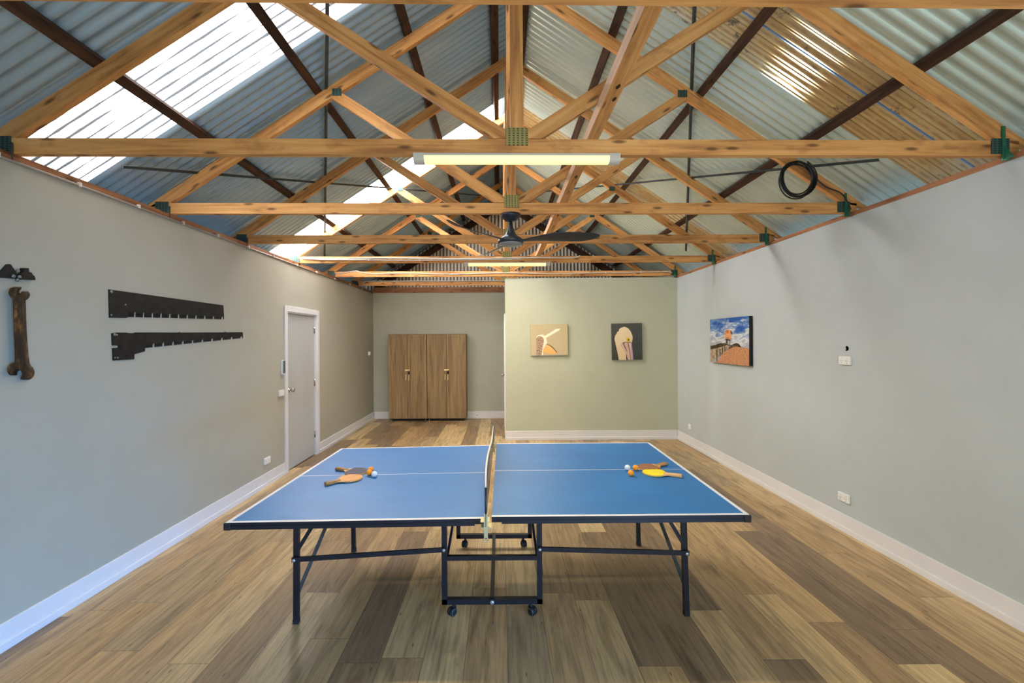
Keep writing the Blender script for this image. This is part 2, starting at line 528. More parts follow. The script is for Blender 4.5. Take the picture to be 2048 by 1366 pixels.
DY0, DY1, DZ = 5.43, 6.315, 2.09
b = MB()
b.box(WL-T, WL, Y0, DY0, 0, ZW); b.box(WL-T, WL, DY1, YB+T, 0, ZW); b.box(WL-T, WL, DY0, DY1, DZ, ZW)
struct(b.build('wall_left', M['wall']))
b = MB().box(WR, WR+T, Y0, YB+T, 0, ZW)
struct(b.build('wall_right', M['wall_r']))
b = MB().box(WL, WR, YB, YB+T, 0, ZW)
struct(b.build('wall_back', M['wall_b']))
PX = .092
b = MB().box(PX, WR, YP, YP+T, 0, ZW+.008)
struct(b.build('wall_partition', M['wall_p']))
b = MB()
b.box(PX, PX+T, YP+T, 7.32, 0, ZW+.008); b.box(PX, PX+T, 8.2, YB, 0, ZW+.008); b.box(PX, PX+T, 7.32, 8.2, 2.09, ZW+.008)
struct(b.build('wall_partition_side', M['wall_p']))
# closing boards between wall tops and roofing (outside the frame of the walls)
b = MB().box(-3.06, -3.03, Y0, YB+T, 2.5, 2.86)
struct(b.build('wall_left_eave', M['hardwood']))
b = MB().box(3.29, 3.32, Y0, YB+T, 2.5, 2.86)
struct(b.build('wall_right_eave', M['hardwood']))

# baseboards: board with a quarter strip at the foot
def baseboard(name, pts):
    for (x0, x1, y0, y1, dx, dy) in pts:
        b = MB()
        def seg(t, z0, z1):
            ax0, ax1, ay0, ay1 = x0, x1, y0, y1
            if dx > 0: ax1 = x0+t
            if dx < 0: ax0 = x1-t
            if dy > 0: ay1 = y0+t
            if dy < 0: ay0 = y1-t
            b.box(ax0, ax1, ay0, ay1, z0, z1, 0, .003)
        seg(.013, .045, .155); seg(.022, 0.0, .048)
        struct(b.build(name, M['white']))
baseboard('baseboard_left', [(WL, WL, Y0, DY0-.068, 1, 0), (WL, WL, DY1+.068, YB, 1, 0)])
baseboard('baseboard_right', [(WR, WR, Y0, YP, -1, 0)])
baseboard('baseboard_back', [(WL+.022, PX, YB, YB, 0, -1)])
baseboard('baseboard_partition', [(PX-.004, WR-.022, YP, YP, 0, -1)])

# ------------------------------------------------------------------ doors
d = empty('door_1', (WL, DY0, 0)); struct(d)
o = d.location
b = MB()
for (y0, y1, z0, z1) in ((DY0-.066, DY0+.004, 0, DZ+.07), (DY1-.004, DY1+.066, 0, DZ+.07), (DY0+.004, DY1-.004, DZ-.004, DZ+.07)):
    b.box(WL-.002, WL+.018, y0, y1, z0, z1, 0, .003)
b.box(WL-T, WL-.002, DY0, DY0+.022, 0, DZ); b.box(WL-T, WL-.002, DY1-.022, DY1, 0, DZ); b.box(WL-T, WL-.002, DY0+.022, DY1-.022, DZ-.022, DZ)
b.build('door_frame', M['white'], d, o)
leaf = MB().box(WL-.06, WL-.02, DY0+.026, DY1-.026, .012, DZ-.026, 0, .002).build('door_leaf', M['door'], d, o)
b = MB(); kc = Vector((WL-.02, 5.515, 1.06))
b.lathe([(.032,0),(.032,.006),(.012,.012),(.011,.035),(.026,.045),(.029,.06),(.022,.074),(.006,.078)], kc, 'x', 24)
b.build('door_knob', M['chrome'], leaf, o)
for z in (1.865, 1.08, .31):
    b = MB().lathe([(.008,-.05),(.008,.05)], (WL-.016, DY1-.024, z), 'z', 10)
    b.box(WL-.021, WL-.017, DY1-.06, DY1-.024, z-.05, z+.05)
    b.build('hinge', M['chrome'], leaf, o)
b = MB().box(WL-T-.03, WL-T-.01, DY0-.1, DY1+.1, 0, 2.3)
struct(b.build('wall_behind_door', M['wall']))

d2 = empty('door_2', (PX, 7.32, 0)); struct(d2); o = d2.location
b = MB()
for (y0, y1, z0, z1) in ((7.255, 7.325, 0, 2.155), (8.195, 8.262, 0, 2.155), (7.325, 8.195, 2.085, 2.155)):
    b.box(PX-.018, PX, y0, y1, z0, z1)
b.build('door_frame', M['white'], d2, o)
l2 = MB().box(PX+.02, PX+.06, 7.335, 8.185, .012, 2.07).build('door_leaf', M['door'], d2, o)
b = MB().lathe([(.03,.02),(.03,.014),(.011,.008),(.011,-.03),(.026,-.04),(.028,-.055),(.02,-.068),(.005,-.072)], (PX, 7.45, 1.08), 'x', 20)
b.build('door_knob', M['chrome'], l2, o)

# ------------------------------------------------------------------ roof sheeting
PIT, AMP = .076, .0110
nrm = {1: Vector((SL, 0, 1)).normalized(), -1: Vector((-SL, 0, 1)).normalized()}
def corrugated(b, side, y0, y1, d0, d1, lift=0.0, thick=0.0):
    n = max(2, int(round((y1-y0)/PIT*8)))
    base = len(b.v); nv = nrm[side]
    for i in range(n+1):
        y = y0+(y1-y0)*i/n
        off = AMP*math.sin(2*PI*y/PIT)+lift+AMP
        for dd in (d0, d1):
            X = XC+side*dd; Z = ZR-SL*dd
            p = Vector((X, y+SK*(X-XC), Z))+nv*off
            b.v.append(p)
    for i in range(n):
        a = base+2*i
        b.face([a, a+1, a+3, a+2], 0, None, True)
ROOF_END = 9.32
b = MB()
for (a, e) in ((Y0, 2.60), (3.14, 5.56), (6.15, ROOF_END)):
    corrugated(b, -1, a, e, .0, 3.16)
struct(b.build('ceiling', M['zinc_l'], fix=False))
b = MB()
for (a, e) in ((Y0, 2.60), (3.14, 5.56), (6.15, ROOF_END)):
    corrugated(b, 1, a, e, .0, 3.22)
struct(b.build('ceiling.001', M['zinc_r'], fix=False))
b = MB(); corrugated(b, -1, 2.55, 3.17, .05, 3.16, .006); struct(b.build('window_1', M['sky1'], fix=False))
b = MB(); corrugated(b, -1, 5.53, 6.18, .05, 3.16, .006); struct(b.build('window_2', M['sky2'], fix=False))
b = MB(); corrugated(b, 1, 2.56, 3.18, .05, 3.22, .004)
tag(b.build('fibreglass_roof_sheet', M['stained'], fix=False), 'brown stained glossy fibreglass roof sheet with a blue flute, above the cable coil', 'roof sheet', 'stained fibreglass roof sheets')
b = MB(); corrugated(b, 1, 5.53, 6.18, .05, 3.22, .004)
tag(b.build('fibreglass_roof_sheet', M['stained'], fix=False), 'smaller looking brown stained fibreglass roof sheet, farther along the roof', 'roof sheet', 'stained fibreglass roof sheets')
# ridge capping
b = MB()
pr = [(-.16, -.1056+.045), (0, .045), (.16, -.1056+.045)]
V = []
for y in (Y0, ROOF_END):
    for (x, z) in pr: V.append((XC+x, y, ZR+z))
b.add(V, [(0,1,4,3),(1,2,5,4)])
struct(b.build('ceiling_ridge', M['zinc_l'], fix=False))

# gable: vertical corrugated sheeting
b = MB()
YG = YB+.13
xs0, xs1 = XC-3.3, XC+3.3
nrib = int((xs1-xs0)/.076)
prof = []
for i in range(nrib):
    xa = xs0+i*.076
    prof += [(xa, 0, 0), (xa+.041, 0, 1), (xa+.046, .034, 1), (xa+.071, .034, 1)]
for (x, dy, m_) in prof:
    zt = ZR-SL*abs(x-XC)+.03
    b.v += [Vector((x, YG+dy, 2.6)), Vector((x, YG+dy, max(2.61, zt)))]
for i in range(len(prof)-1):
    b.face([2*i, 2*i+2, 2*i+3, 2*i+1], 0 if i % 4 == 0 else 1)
struct(b.build('wall_gable', [M['zinc_g'], M['zinc_g_shade']], fix=False))

# ------------------------------------------------------------------ purlins (run the length of the shed)
names = {.13: 'ridge', .861: 'upper', 1.621: 'middle', 2.387: 'lower'}
for side in (-1, 1):
    for dd, nm in names.items():
        b = MB()
        X = XC+side*dd; Z = ZA-SL*dd+.001
        nv = nrm[side]; tv = Vector((side*1.0, 0, -SL)).normalized()
        w = .068 if dd != 2.96 else .05
        c = Vector((X, 0, Z))
        P = [c-tv*w/2, c+tv*w/2, c+tv*w/2+nv*.043, c-tv*w/2+nv*.043]
        ya, yb = Y0, YG-.03
        V = [Vector((p.x, ya, p.z)) for p in P]+[Vector((p.x, yb, p.z)) for p in P]
        fs = [(0,1,2,3),(7,6,5,4),(0,4,5,1),(1,5,6,2),(2,6,7,3),(3,7,4,0)]
        uvs = []
        for f in fs:
            q = []
            for i in f:
                k = i % 4
                q.append((V[i].y, .07*k + 3*dd))
            uvs.append(q)
        b.add(V, fs, 0, False, uvs)
        where = 'on the door wall side' if side < 0 else 'on the seaside picture side'
        lab = {'ridge': 'dark old purlin beside the ridge, %s' % where,
               'upper': 'dark rough purlin, next below the ridge purlin, %s' % where,
               'middle': 'dark rough purlin, second below the ridge purlin, %s' % where,
               'lower': 'dark rough purlin nearest the eave, %s' % where}[nm]
        tag(b.build('roof_purlin', M['hardwood'], None, (X, 0, Z)), lab, 'purlin', 'roof purlins')

# ------------------------------------------------------------------ trusses
def chord_poly(side, inner=0.0):
    # top chord, plumb cut at the ridge, seat cut on the tie beam
    dep = .09*math.sqrt(1+SL*SL)
    def top(x): return ZA-SL*x
    xe = 3.08
    zt = TB+.09
    xb = (ZA-dep-zt)/SL
    P = [(0, top(0)), (xe, top(xe)), (xe, max(zt, top(xe)-dep)), (xb, zt), (0, top(0)-dep)]
    if top(xe) - dep < zt: P[2] = (xe, min(zt, top(xe)-.01))
    return [(side*x, z) for x, z in P]

def make_truss():
    r = empty('roof_truss', (XC, 0, 0), SK)
    th = .038
    xe = 2.98
    MB().timber([(-xe-.05, TB), (xe, TB), (xe, TB+.085), (xe-.05, TB+.09), (-xe+.0, TB+.09), (-xe-.05, TB+.06)], -th/2, th/2, (1, 0)).build('tie_beam', M['pine'], r)
    for s in (-1, 1):
        MB().timber(chord_poly(s), -th/2, th/2, (1, -s*SL)).build('top_chord', M['pine'], r)
    MB().timber([(-.038, TB+.09), (.038, TB+.09), (.038, ZA-.11-.025), (0, ZA-.11), (-.038, ZA-.11-.025)], -th/2+.001, th/2-.001, (0, 1)).build('king_post', M['pine'], r)
    for s in (-1, 1):
        x0, z0, x1 = .045, TB+.095, 1.47
        z1 = ZA-SL*x1-.105
        k = (z1-z0)/(x1-x0); hh = .085*math.sqrt(1+k*k)
        P = [(s*x0, z0), (s*(x0+hh/k*1.0), z0), (s*(x1+.02), z1-.03), (s*(x1-.03), z1+.02), (s*x0, z0+hh*.75)]
        P = [(s*x0, z0), (s*(x0+hh/k*.62), z0), (s*(x1+.06), z0+k*(x1+.06-x0)-hh*.62), (s*(x1-.01), ZA-SL*(x1-.01)-.108), (s*(x1-.05), z0+k*(x1-.05-x0)+hh*.38), (s*x0, z0+hh*.38)]
        MB().timber(P, -th/2+.002, th/2-.002, (s, k), 0).build('web', M['pine'], r)
        MB().box(s*x1-.04, s*x1+.04, -th/2-.004, -th/2, ZA-SL*x1-.12, ZA-SL*x1-.06).build('nail_plate', M['nail_teal'], r)
    MB().box(-.064, .064, -th/2-.0045, -th/2, TB+.052, TB+.155).build('nail_plate', M['nail'], r)
    for s in (-1, 1):
        MB().box((2.865 if s > 0 else -2.93)-.055, (2.865 if s > 0 else -2.93)+.055, -th/2-.004, -th/2, TB+.008, TB+.10).build('nail_plate', M['nail_teal'], r)
    b = MB(); X = 2.87
    b.box(X-.002, X+.016, -th/2-.012, -th/2-.006, TB-.03, TB+.17); b.box(X-.002, X+.04, -th/2-.03, -th/2-.004, TB-.034, TB-.03)
    b.prism([(X+.006, -th/2-.004, TB-.03), (X+.006, -th/2-.06, TB-.03), (X+.006, -th/2-.004, TB+.07)], (.003, 0, 0))
    b.build('strap_tie', M['tie'], r)
    b = MB(); X = -2.86
    b.box(X-.016, X+.002, -th/2-.012, -th/2-.006, TB-.05, TB+.06)
    b.build('strap_tie', M['strap'], r)
    return r
YT = [1.33, 2.457, 3.59, 4.675, 5.85, 7.115, 8.27]
TL = ['pine roof truss overhead at the very front, only its tie beam showing',
      'pine roof truss with the nearer lit tube light fixed under its tie beam',
      'pine roof truss whose tie beam carries the charcoal ceiling fan',
      'pine roof truss just behind the ceiling fan, with nothing fixed under its tie beam',
      'pine roof truss with the farther tube light and two white cables',
      'pine roof truss standing over the partition wall, one wavy white cable on its tie beam',
      'pine roof truss behind the partition, with a grey conduit on its tie beam']
tr = make_truss()
for i, y in enumerate(YT):
    r = tr if i == 0 else copy_tree(tr)
    r.location = (XC, y, 0)
    tag(r, TL[i], 'roof truss', 'pine roof trusses')

# longitudinal web brace: board bolted under the webs
k = ((ZA-SL*1.47-.105)-(TB+.095))/(1.47-.045)
dv = Vector((1, 0, k)).normalized(); nv = Vector((k, 0, -1)).normalized()
c = Vector((.60+.0, 0, 3.10))
def web_under(x):  # underside of the right hand web
    kk = k; hh = .085*math.sqrt(1+kk*kk)
    return TB+.095+kk*(x-.045-XC)-hh*.62
p0 = Vector((.575, 0, web_under(.575)))+nv*.001
P = [p0, p0+dv*.135, p0+dv*.135+nv*.036, p0+nv*.036]
ya, yb = Y0, 7.05
b = MB()
V = [Vector((p.x, ya, p.z)) for p in P]+[Vector((p.x, yb, p.z)) for p in P]
fs = [(0,1,2,3),(7,6,5,4),(0,4,5,1),(1,5,6,2),(2,6,7,3),(3,7,4,0)]
q = [0, .135, .171, .306]
for n_, f in enumerate(fs):
    b.add([V[i] for i in f], [(0,1,2,3)], 1 if n_ == 5 else 0, False, [[(V[i].y, q[i % 4]+(.4 if (n_ == 5 and i % 4 == 0) else 0)) for i in f]])
rb = empty('web_brace', (p0.x, 0, p0.z))
b.build('board', [M['pine'], M['pine_pale']], rb, rb.location)
for (yy, t) in ((2.30, .07), (2.44, .09), (3.57, .07), (4.67, .07)):
    cc = p0+dv*t+nv*.036; b = MB()
    cc = Vector((cc.x, yy, cc.z))
    b.tube([cc, cc+nv*.008], .014, 6); b.tube([cc+nv*.0075, cc+nv*.010], .009, 10)
    b.build('bolt', M['hardwood'], rb, rb.location)
tag(rb, 'long pine board bolted under the truss webs, running away along the roof', 'timber brace')

# galvanised diagonal straps lying on the chord tops
def strap(X0, Ya, X1, Yb, lab):
    def P(X): return ZA-SL*abs(X-XC)-.004
    side = -1 if X0 < XC else 1
    b = MB()
    b.bar((X0, Ya, P(X0)), (X1, Yb, P(X1)), .03, .003, nrm[side])
    b.bar((X0, Ya, P(X0)-.004), (X1, Yb, P(X1)-.004), .004, .008, nrm[side])
    tag(b.build('brace_strap', M['strap'], None, (X0, Ya, P(X0))), lab, 'metal strap', 'galvanised roof brace straps')
strap(-.10, .36, -2.72, 6.53, 'galvanised strap on the door side roof, running down to the far eave')
strap(-2.74, 3.06, -.3, 8.4, 'galvanised strap on the door side roof, climbing towards the gable')
strap(.35, .52, 2.85, 6.42, 'galvanised strap on the seaside picture side, running down to the far eave')
strap(2.86, 3.16, .5, 8.3, 'galvanised strap behind the cable coil, climbing towards the gable')

# wall plates
def plate(name, x0, x1, y0, y1, z0, z1, lab):
    b = MB()
    alongy = (y1-y0) > (x1-x0)
    V = [Vector((x, y, z)) for z in (z0, z1) for y in (y0, y1) for x in (x0, x1)]
    fs = [(0,2,3,1),(4,5,7,6),(0,1,5,4),(2,6,7,3),(0,4,6,2),(1,3,7,5)]
    uv = [[((V[i].y, V[i].x+V[i].z) if alongy else (V[i].x, V[i].y+V[i].z)) for i in f] for f in fs]
    b.add(V, fs, 0, False, uv)
    return tag(b.build(name, M['plate_wood'], None, ((x0+x1)/2, (y0+y1)/2, z0)), lab, 'wall plate')
plate('wall_plate', WL-.09, WL+.004, Y0, YB, ZW, TB, 'timber plate along the top of the wall with the door')
plate('wall_plate', WR-.004, WR+.09, Y0, YB, ZW, TB, 'timber plate along the top of the wall with the seaside picture')
plate('wall_plate', WL+.01, WR-.01, YB-.02, YB+.06, ZW, ZW+.115, 'dark timber plate along the top of the back wall behind the wardrobes')
# dark rafters against the gable
for s, lab in ((-1, 'dark timber rafter against the gable, on the door wall side'), (1, 'dark timber rafter against the gable, on the seaside picture side')):
    b = MB()
    P = [(XC+s*.0, ZA-.06), (XC+s*2.85, ZA-.06-SL*2.85), (XC+s*2.85, ZA-.06-SL*2.85-.16), (XC, ZA-.06-.16)]
    b.timber(P, YB+.062, YB+.115, (1, -s*SL))
    tag(b.build('gable_rafter', M['hardwood'], None, (XC, YB+.05, ZA-.1)), lab, 'rafter')
    b = MB().bar((XC+s*.05, YB+.0, ZA-.01-SL*.05), (XC+s*2.85, YB+.0, ZA-.01-SL*2.85), .03, .05, (0, 1, 0))
    tag(b.build('gable_flashing', M['steel'], None, (XC, YB, ZA)), 'thin silver flashing strip over the gable rafter on the %s side' % ('door wall' if s < 0 else 'seaside picture'), 'flashing')

# ------------------------------------------------------------------ tube lights
def tube_light(y, lab):
    r = empty('batten_light', (XC, y, TB+.001), SK)
    L = 1.195
    b = MB()
    # housing: flat top tray
    b.box(-L/2+.02, L/2-.02, -.036, .036, -.016, 0, 0, .002)
    b.build('housing', M['cap'], r)
    prof = []
    for i in range(11):
        a = PI*i/10
        prof.append((-.036*math.cos(a), -.014-.036*math.sin(a)**.7))
    b = MB()
    b.prism([(-L/2+.06, p[0], p[1]) for p in prof], (L-.12, 0, 0))
    b.build('diffuser', M['lamp'], r)
    for s in (-1, 1):
        pr2 = [(-.038*math.cos(PI*i/10), -.012-.040*math.sin(PI*i/10)**.7) for i in range(11)] + [(.038, 0), (-.038, 0)]
        b = MB().prism([(s*(L/2-.062), p[0], p[1]) for p in pr2], (s*.062, 0, 0))
        b.build('end_cap', M['cap'], r)
    tag(r, lab, 'tube light', 'batten tube lights')
    return r
t1 = tube_light(2.452, 'lit warm tube light under the nearer tie beam, the larger of the two in view')
t2 = copy_tree(t1); t2.location = (XC, 5.845, TB+.001)
tag(t2, 'lit warm tube light under the farther tie beam behind the ceiling fan', 'tube light', 'batten tube lights')

# ------------------------------------------------------------------ ceiling fan
fan = empty('ceiling_fan', (.097, 3.59, TB))
MB().lathe([(.02,0),(.085,-.002),(.086,-.022),(.074,-.036),(.056,-.044),(.05,-.058),(.022,-.064)], (0,0,0), 'z', 32).build('canopy', M['fan'], fan)
MB().lathe([(.0135,-.05),(.0135,-.14)], (0,0,0), 'z', 16).build('downrod', M['fan'], fan)
MB().lathe([(.016,-.085),(.02,-.105),(.034,-.15),(.05,-.18),(.085,-.205),(.108,-.222),(.112,-.238),(.10,-.252)], (0,0,0), 'z', 32).build('motor_housing', M['fan'], fan)
MB().lathe([(.098,-.2515),(.094,-.262),(.06,-.270),(.01,-.272)], (0,0,0), 'z', 32).build('light_disc', M['fan_light'], fan)
def blade(ang):
    b = MB(); R0, R1 = .07, .745; nS = 22; nC = 10
    ca, sa = math.cos(ang), math.sin(ang)
    for i in range(nS+1):
        t = i/nS; r = R0+(R1-R0)*t
        w = .05+.10*math.sin(min(1, t/.62)*PI/2)**1.5 if t < .62 else .15*math.sqrt(max(0.0, 1-((t-.62)/.385)**2.2))+.006
        w *= .92
        tw = -math.radians(7+17*math.sin(min(1, t*1.6)*PI/2)*(1-.35*t))
        sweep = -.035*math.sin(t*PI)+.03*t*t
        z = -.232+.012*math.sin(t*PI)+.055*max(0, t-.78)**1.3*4.0*.6
        th = .009*(1-.6*t)+.003
        for k in range(nC):
            a = 2*PI*k/nC
            cx, cz = w/2*math.cos(a), th/2*math.sin(a)
            yv = cx*math.cos(tw)-cz*math.sin(tw)+sweep; zv = cx*math.sin(tw)+cz*math.cos(tw)+z
            b.v.append(Vector((r*ca-yv*sa, r*sa+yv*ca, zv)))
    for i in range(nS):
        for k in range(nC):
            k2 = (k+1) % nC
            b.face([i*nC+k, i*nC+k2, (i+1)*nC+k2, (i+1)*nC+k], 0, None, True)
    b.face(list(range(nC))[::-1]); b.face([nS*nC+k for k in range(nC)])
    return b.build('blade', M['fan'], fan)
for a in (112, 229, 350): blade(math.radians(a))
tag(fan, 'charcoal three bladed ceiling fan hanging from a tie beam', 'ceiling fan')

# ------------------------------------------------------------------ cables
def smooth(pts, n=6):
    P = [Vector(p) for p in pts]; out = []
    for i in range(len(P)-1):
        a, b_, c, d_ = P[max(i-1, 0)], P[i], P[i+1], P[min(i+2, len(P)-1)]
        for j in range(n):
            t = j/n
            out.append(.5*((2*b_)+(-a+c)*t+(2*a-5*b_+4*c-d_)*t*t+(-a+3*b_-3*c+d_)*t**3))
    out.append(P[-1]); return out
# coil on the fan truss' chord
cc = Vector((2.50, 3.53, 3.035)); b = MB(); R = random.Random(3)
pts = []
for k_ in range(8):
    rr = .146+R.uniform(-.016, .012); ox, oz = R.uniform(-.014, .014), R.uniform(-.022, .006); ph = R.uniform(0, .4)
    for j in range(36):
        a = 2*PI*j/36+PI/2
        pts.append((cc.x+ox+(rr+.004*math.sin(3*a+ph))*math.cos(a), cc.y-.004*k_+.003*math.sin(a), cc.z+oz+rr*1.05*math.sin(a)))
sm = []
for i in range(len(pts)):
    q = Vector((0,0,0)); cnt = 0
    for j in range(-3, 4):
        if 0 <= i+j < len(pts): q += Vector(pts[i+j]); cnt += 1
    sm.append(q/cnt)
tail = smooth([sm[-1], (2.66, 3.545, 3.07), (2.76, 3.55, 2.98), (2.88, 3.55, 2.93), (2.95, 3.56, 2.86), (2.985, 3.565, 2.79)])
b.tube(sm, .0055, 6); b.tube(tail[1:], .0055, 6)
ob = b.build('cable_coil', M['cable_b'], None, cc)
tag(ob, 'coil of black cable hanging from the truss chord by the wall with the seaside picture', 'cable')

def beam_cable(name, y, pts, r, mat, lab, clips, oz=0.0):
    """cable clipped on the front face of a tie beam (x,z offsets)"""
    rt = empty(name, (XC, y, TB))
    P = [Vector((x, y-.019-r-.001+SK*(x-XC), TB+z)) for x, z in pts]
    MB().tube(smooth(P, 5), r, 8).build('sheath', mat, rt, rt.location)
    for x in clips:
        zz = min(pts, key=lambda q: abs(q[0]-x))[1]
        yy = y-.019+SK*(x-XC)
        MB().box(x-.006, x+.006, yy-2*r-.006, yy, TB+zz-.016, TB+zz+.014).build('clip', M['cable_w'], rt, rt.location)
    tag(rt, lab, 'cable')
    return rt
xs = [-2.68+i*.3 for i in range(15)]
beam_cable('white_cable', 5.85, [(-2.7, .07)]+[(x, .058+.006*math.sin(3*x)) for x in xs[1:13]]+[(.98, .062), (1.06, .066), (1.12, .09)], .0075, M['cable_w'],
           'upper white cable along the tie beam of the farther tube light', [-2.2, -1.5, -.8, 0, .7])
beam_cable('white_cable', 5.85, [(-2.72, .058)]+[(x, .038+.006*math.sin(2.3*x+1)) for x in xs[1:10]]+[(.1, .04), (.3, .05)], .0075, M['cable_w'],
           'lower white cable along the tie beam of the farther tube light', [-1.8, -1.1, -.4])
beam_cable('white_cable', 7.115, [(-2.74, .055), (-2.62, .062), (-2.42, .098), (-2.3, .07)]+[(-2.1+i*.32, .048+.009*math.sin(i*1.15)) for i in range(14)]+[(2.42, .065), (2.7, .066), (2.84, .07), (2.93, .052)], .008, M['cable_w'],
           'wavy white cable along the tie beam over the partition wall', [-2.3, -1.5, -.8, 0, .6, 1.2, 1.8, 2.4])
beam_cable('conduit_pipe', 8.27, [(-2.66, .02), (-2.66, .05), (-2.62, .075), (-2.55, .085), (-2.2, .085), (-1, .085), (0, .085), (.6, .085)], .013, M['grey_plastic'],
           'grey conduit with a bent end along the tie beam behind the partition', [-2.3, -1.2, -.1])
b = MB(); rt = empty('conduit_pipe', (WL+.012, 4.0, ZW-.004))
MB().tube([(WL+.0088, Y0+.05, ZW-.012), (WL+.0088, 4, ZW-.012), (WL+.0088, YB-.05, ZW-.012)], .009, 8).build('sheath', M['conduit'], rt, rt.location)
for yy in (2.3, 2.75, 3.2, 3.65, 4.1, 4.6, 5.1, 5.7, 6.3, 7.0, 7.7, 8.4):
    MB().box(WL, WL+.023, yy-.008, yy+.008, ZW-.02, ZW+.008).build('clip', M['cable_w'], rt, rt.location)
tag(rt, 'thin beige conduit clipped along the top of the wall with the door', 'conduit')

# ------------------------------------------------------------------ wall fittings
def wall_plate_box(name, X, y, z, w, h, t, lab, kind='outlet', group=None):
    s = 1 if X < 0 else -1
    r = empty(name, (X, y, z))
    b = MB().box(min(X, X+s*t), max(X, X+s*t), y-w/2, y+w/2, z-h/2, z+h/2, 0, .003)
    b.build('cover_plate', M['plastic'], r, r.location)
    xf = X+s*t
    n = 2 if w > .09 else 1
    for i in range(n):
        yc = y+((i-.5)*w*.5 if n == 2 else 0)
        zz = z+h*.25 if kind == 'outlet' else z
        b = MB().box(min(xf, xf+s*.004), max(xf, xf+s*.004), yc-.008, yc+.008, zz-.008, zz+.008, 0, .002)
        b.build('rocker', M['plastic'], r, r.location)
        if kind == 'outlet':
            b = MB()
            for (dy, dz) in ((-.008, -.004), (.008, -.004), (0, -.022)):
                b.box(min(xf, xf+s*.0008), max(xf, xf+s*.0008), yc+dy-.0015, yc+dy+.0015, z+dz-.005, z+dz+.005)
            b.build('socket_slots', M['slot'], r, r.location)
    tag(r, lab, 'power outlet' if kind == 'outlet' else 'light switch', group)
    return r
p = on_x(1692, 721, WR); wall_plate_box('power_outlet', WR, p.y, p.z, .117, .074, .018, 'white double power outlet high on the wall, under a round cable hole')
p = on_x(1690, 995, WR); wall_plate_box('power_outlet', WR, p.y, p.z, .117, .074, .018, 'white double power outlet low on the wall, below the outlet with the cable hole')
p = on_x(1380, 853, WR); wall_plate_box('power_outlet', WR, p.y, p.z, .075, .078, .012, 'small white wall outlet near the baseboard, below the seaside picture')
p = on_x(533, 921, WL); wall_plate_box('power_outlet', WL, p.y, p.z, .117, .074, .018, 'white double power outlet low beside the white door')
p = on_x(565, 785, WL); wall_plate_box('light_switch', WL, p.y-.045, p.z, .117, .074, .022, 'white two gang light switch beside the door frame, at knob height', 'switch')
p = on_x(737.5, 707, WL); wall_plate_box('light_switch', WL, p.y, p.z, .08, .08, .03, 'small white switch near the far corner beside the wardrobes', 'switch')
p = on_x(564, 735, WL)
r = empty('remote_holder', (WL, p.y, p.z))
MB().box(WL, WL+.022, p.y-.03, p.y+.03, p.z-.09, p.z+.09, 0, .004).build('holder', M['plastic'], r, r.location)
MB().box(WL+.022, WL+.034, p.y-.022, p.y+.022, p.z-.07, p.z+.085, 0, .004).build('remote', M['steel'], r, r.location)
tag(r, 'slim white holder with a remote control beside the door frame, above the light switch', 'remote control')
p = on_x(1694, 697, WR)
r = empty('cable_hole', (WR, p.y, p.z))
b = MB(); b.lathe([(.021, -.0005), (.021, -.0015)], (WR, p.y, p.z), 'x', 20); b.build('hole_shade_disc', M['hole'], r, r.location)  # flat black disc stands for the shade inside the hole
b = MB()
ring = [(WR-.001, p.y+.023*math.cos(a*PI/12), p.z+.023*math.sin(a*PI/12)) for a in range(24)]
b.tube(ring, .0025, 6, 0, True); b.build('rim', M['wall_r'], r, r.location)
b = MB().prism([(WR-.002, p.y+.006, p.z-.012), (WR-.002, p.y+.022, p.z-.010), (WR-.002, p.y+.020, p.z+.012), (WR-.002, p.y+.010, p.z+.018)], (-.002, 0, 0))
b.build('torn_lining', M['wall_r'], r, r.location)
tag(r, 'small round dark cable hole in the wall above the high power outlet', 'wall hole')
p = at(954, 829, YB-.014)
b = MB().lathe([(.02, 0), (.02, -.012), (.008, -.016), (.008, -.03)], (p.x, YB-.013, p.z), 'y', 16)
tag(b.build('door_stop', M['plastic'], None, (p.x, YB-.013, p.z)), 'small round pale fitting on the baseboard beside the wardrobes', 'door stop')

# ------------------------------------------------------------------ tools on the door wall
def wall_poly(pts, t=.007, off=-.0005):
    return [on_x(x, y, WL+off) for x, y in pts], Vector((t, 0, 0))
def z6(x, y): return (200+x*300/2048, 560+y*300/2048)
def teeth(p0, p1, pattern, depth, n):
    out = []
    (x0, y0), (x1, y1) = p0, p1
    for i in range(n):
        t0, t1 = i/n, (i+1)/n
        dd = depth*(1-.55*t0)
        X = lambda t: x0+(x1-x0)*t
        Yv = lambda t: y0+(y1-y0)*t
        w = t1-t0
        if i % 6 == 5:
            out += [(X(t0+.1*w), Yv(t0)-dd*1.25), (X(t0+.5*w), Yv(t0)-dd*1.5), (X(t0+.9*w), Yv(t0)-dd*1.25), (X(t1-.02*w), Yv(t1))]
        else:
            out += [(X(t0+.06*w), Yv(t0)), (X(t0+.42*w), Yv(t0)), (X(t0+.56*w), Yv(t0)-dd), (X(t0+.90*w), Yv(t0)-dd)]
    return out
sw = [(108,128), (1676,345), (1686,512), (1682,535)]
sw2 = teeth((365,505), (1680,538), 0, 62, 66)[::-1]
poly = [z6(*q) for q in sw+sw2+[(355,518), (118,514)]]
pts, v = wall_poly(poly)
r = empty('crosscut_saw_blade', on_x(330, 610, WL))
MB().prism(pts, v).build('blade', M['iron'], r, r.location)
for (x, y) in ((155,160), (152,478), (345,338)):
    c = on_x(*z6(x, y), WL+.0066); s_ = .7 if y == 160 else .4
    b = MB().lathe([(.016*s_,0),(.016*s_,.003),(.008*s_,.005)], c, 'x', 14); b.build('screw', M['steel'], r, r.location)
tag(r, 'black toothed saw blade, upper of two on the wall, straight back sloping down', 'saw blade', 'old saw blades on the wall')
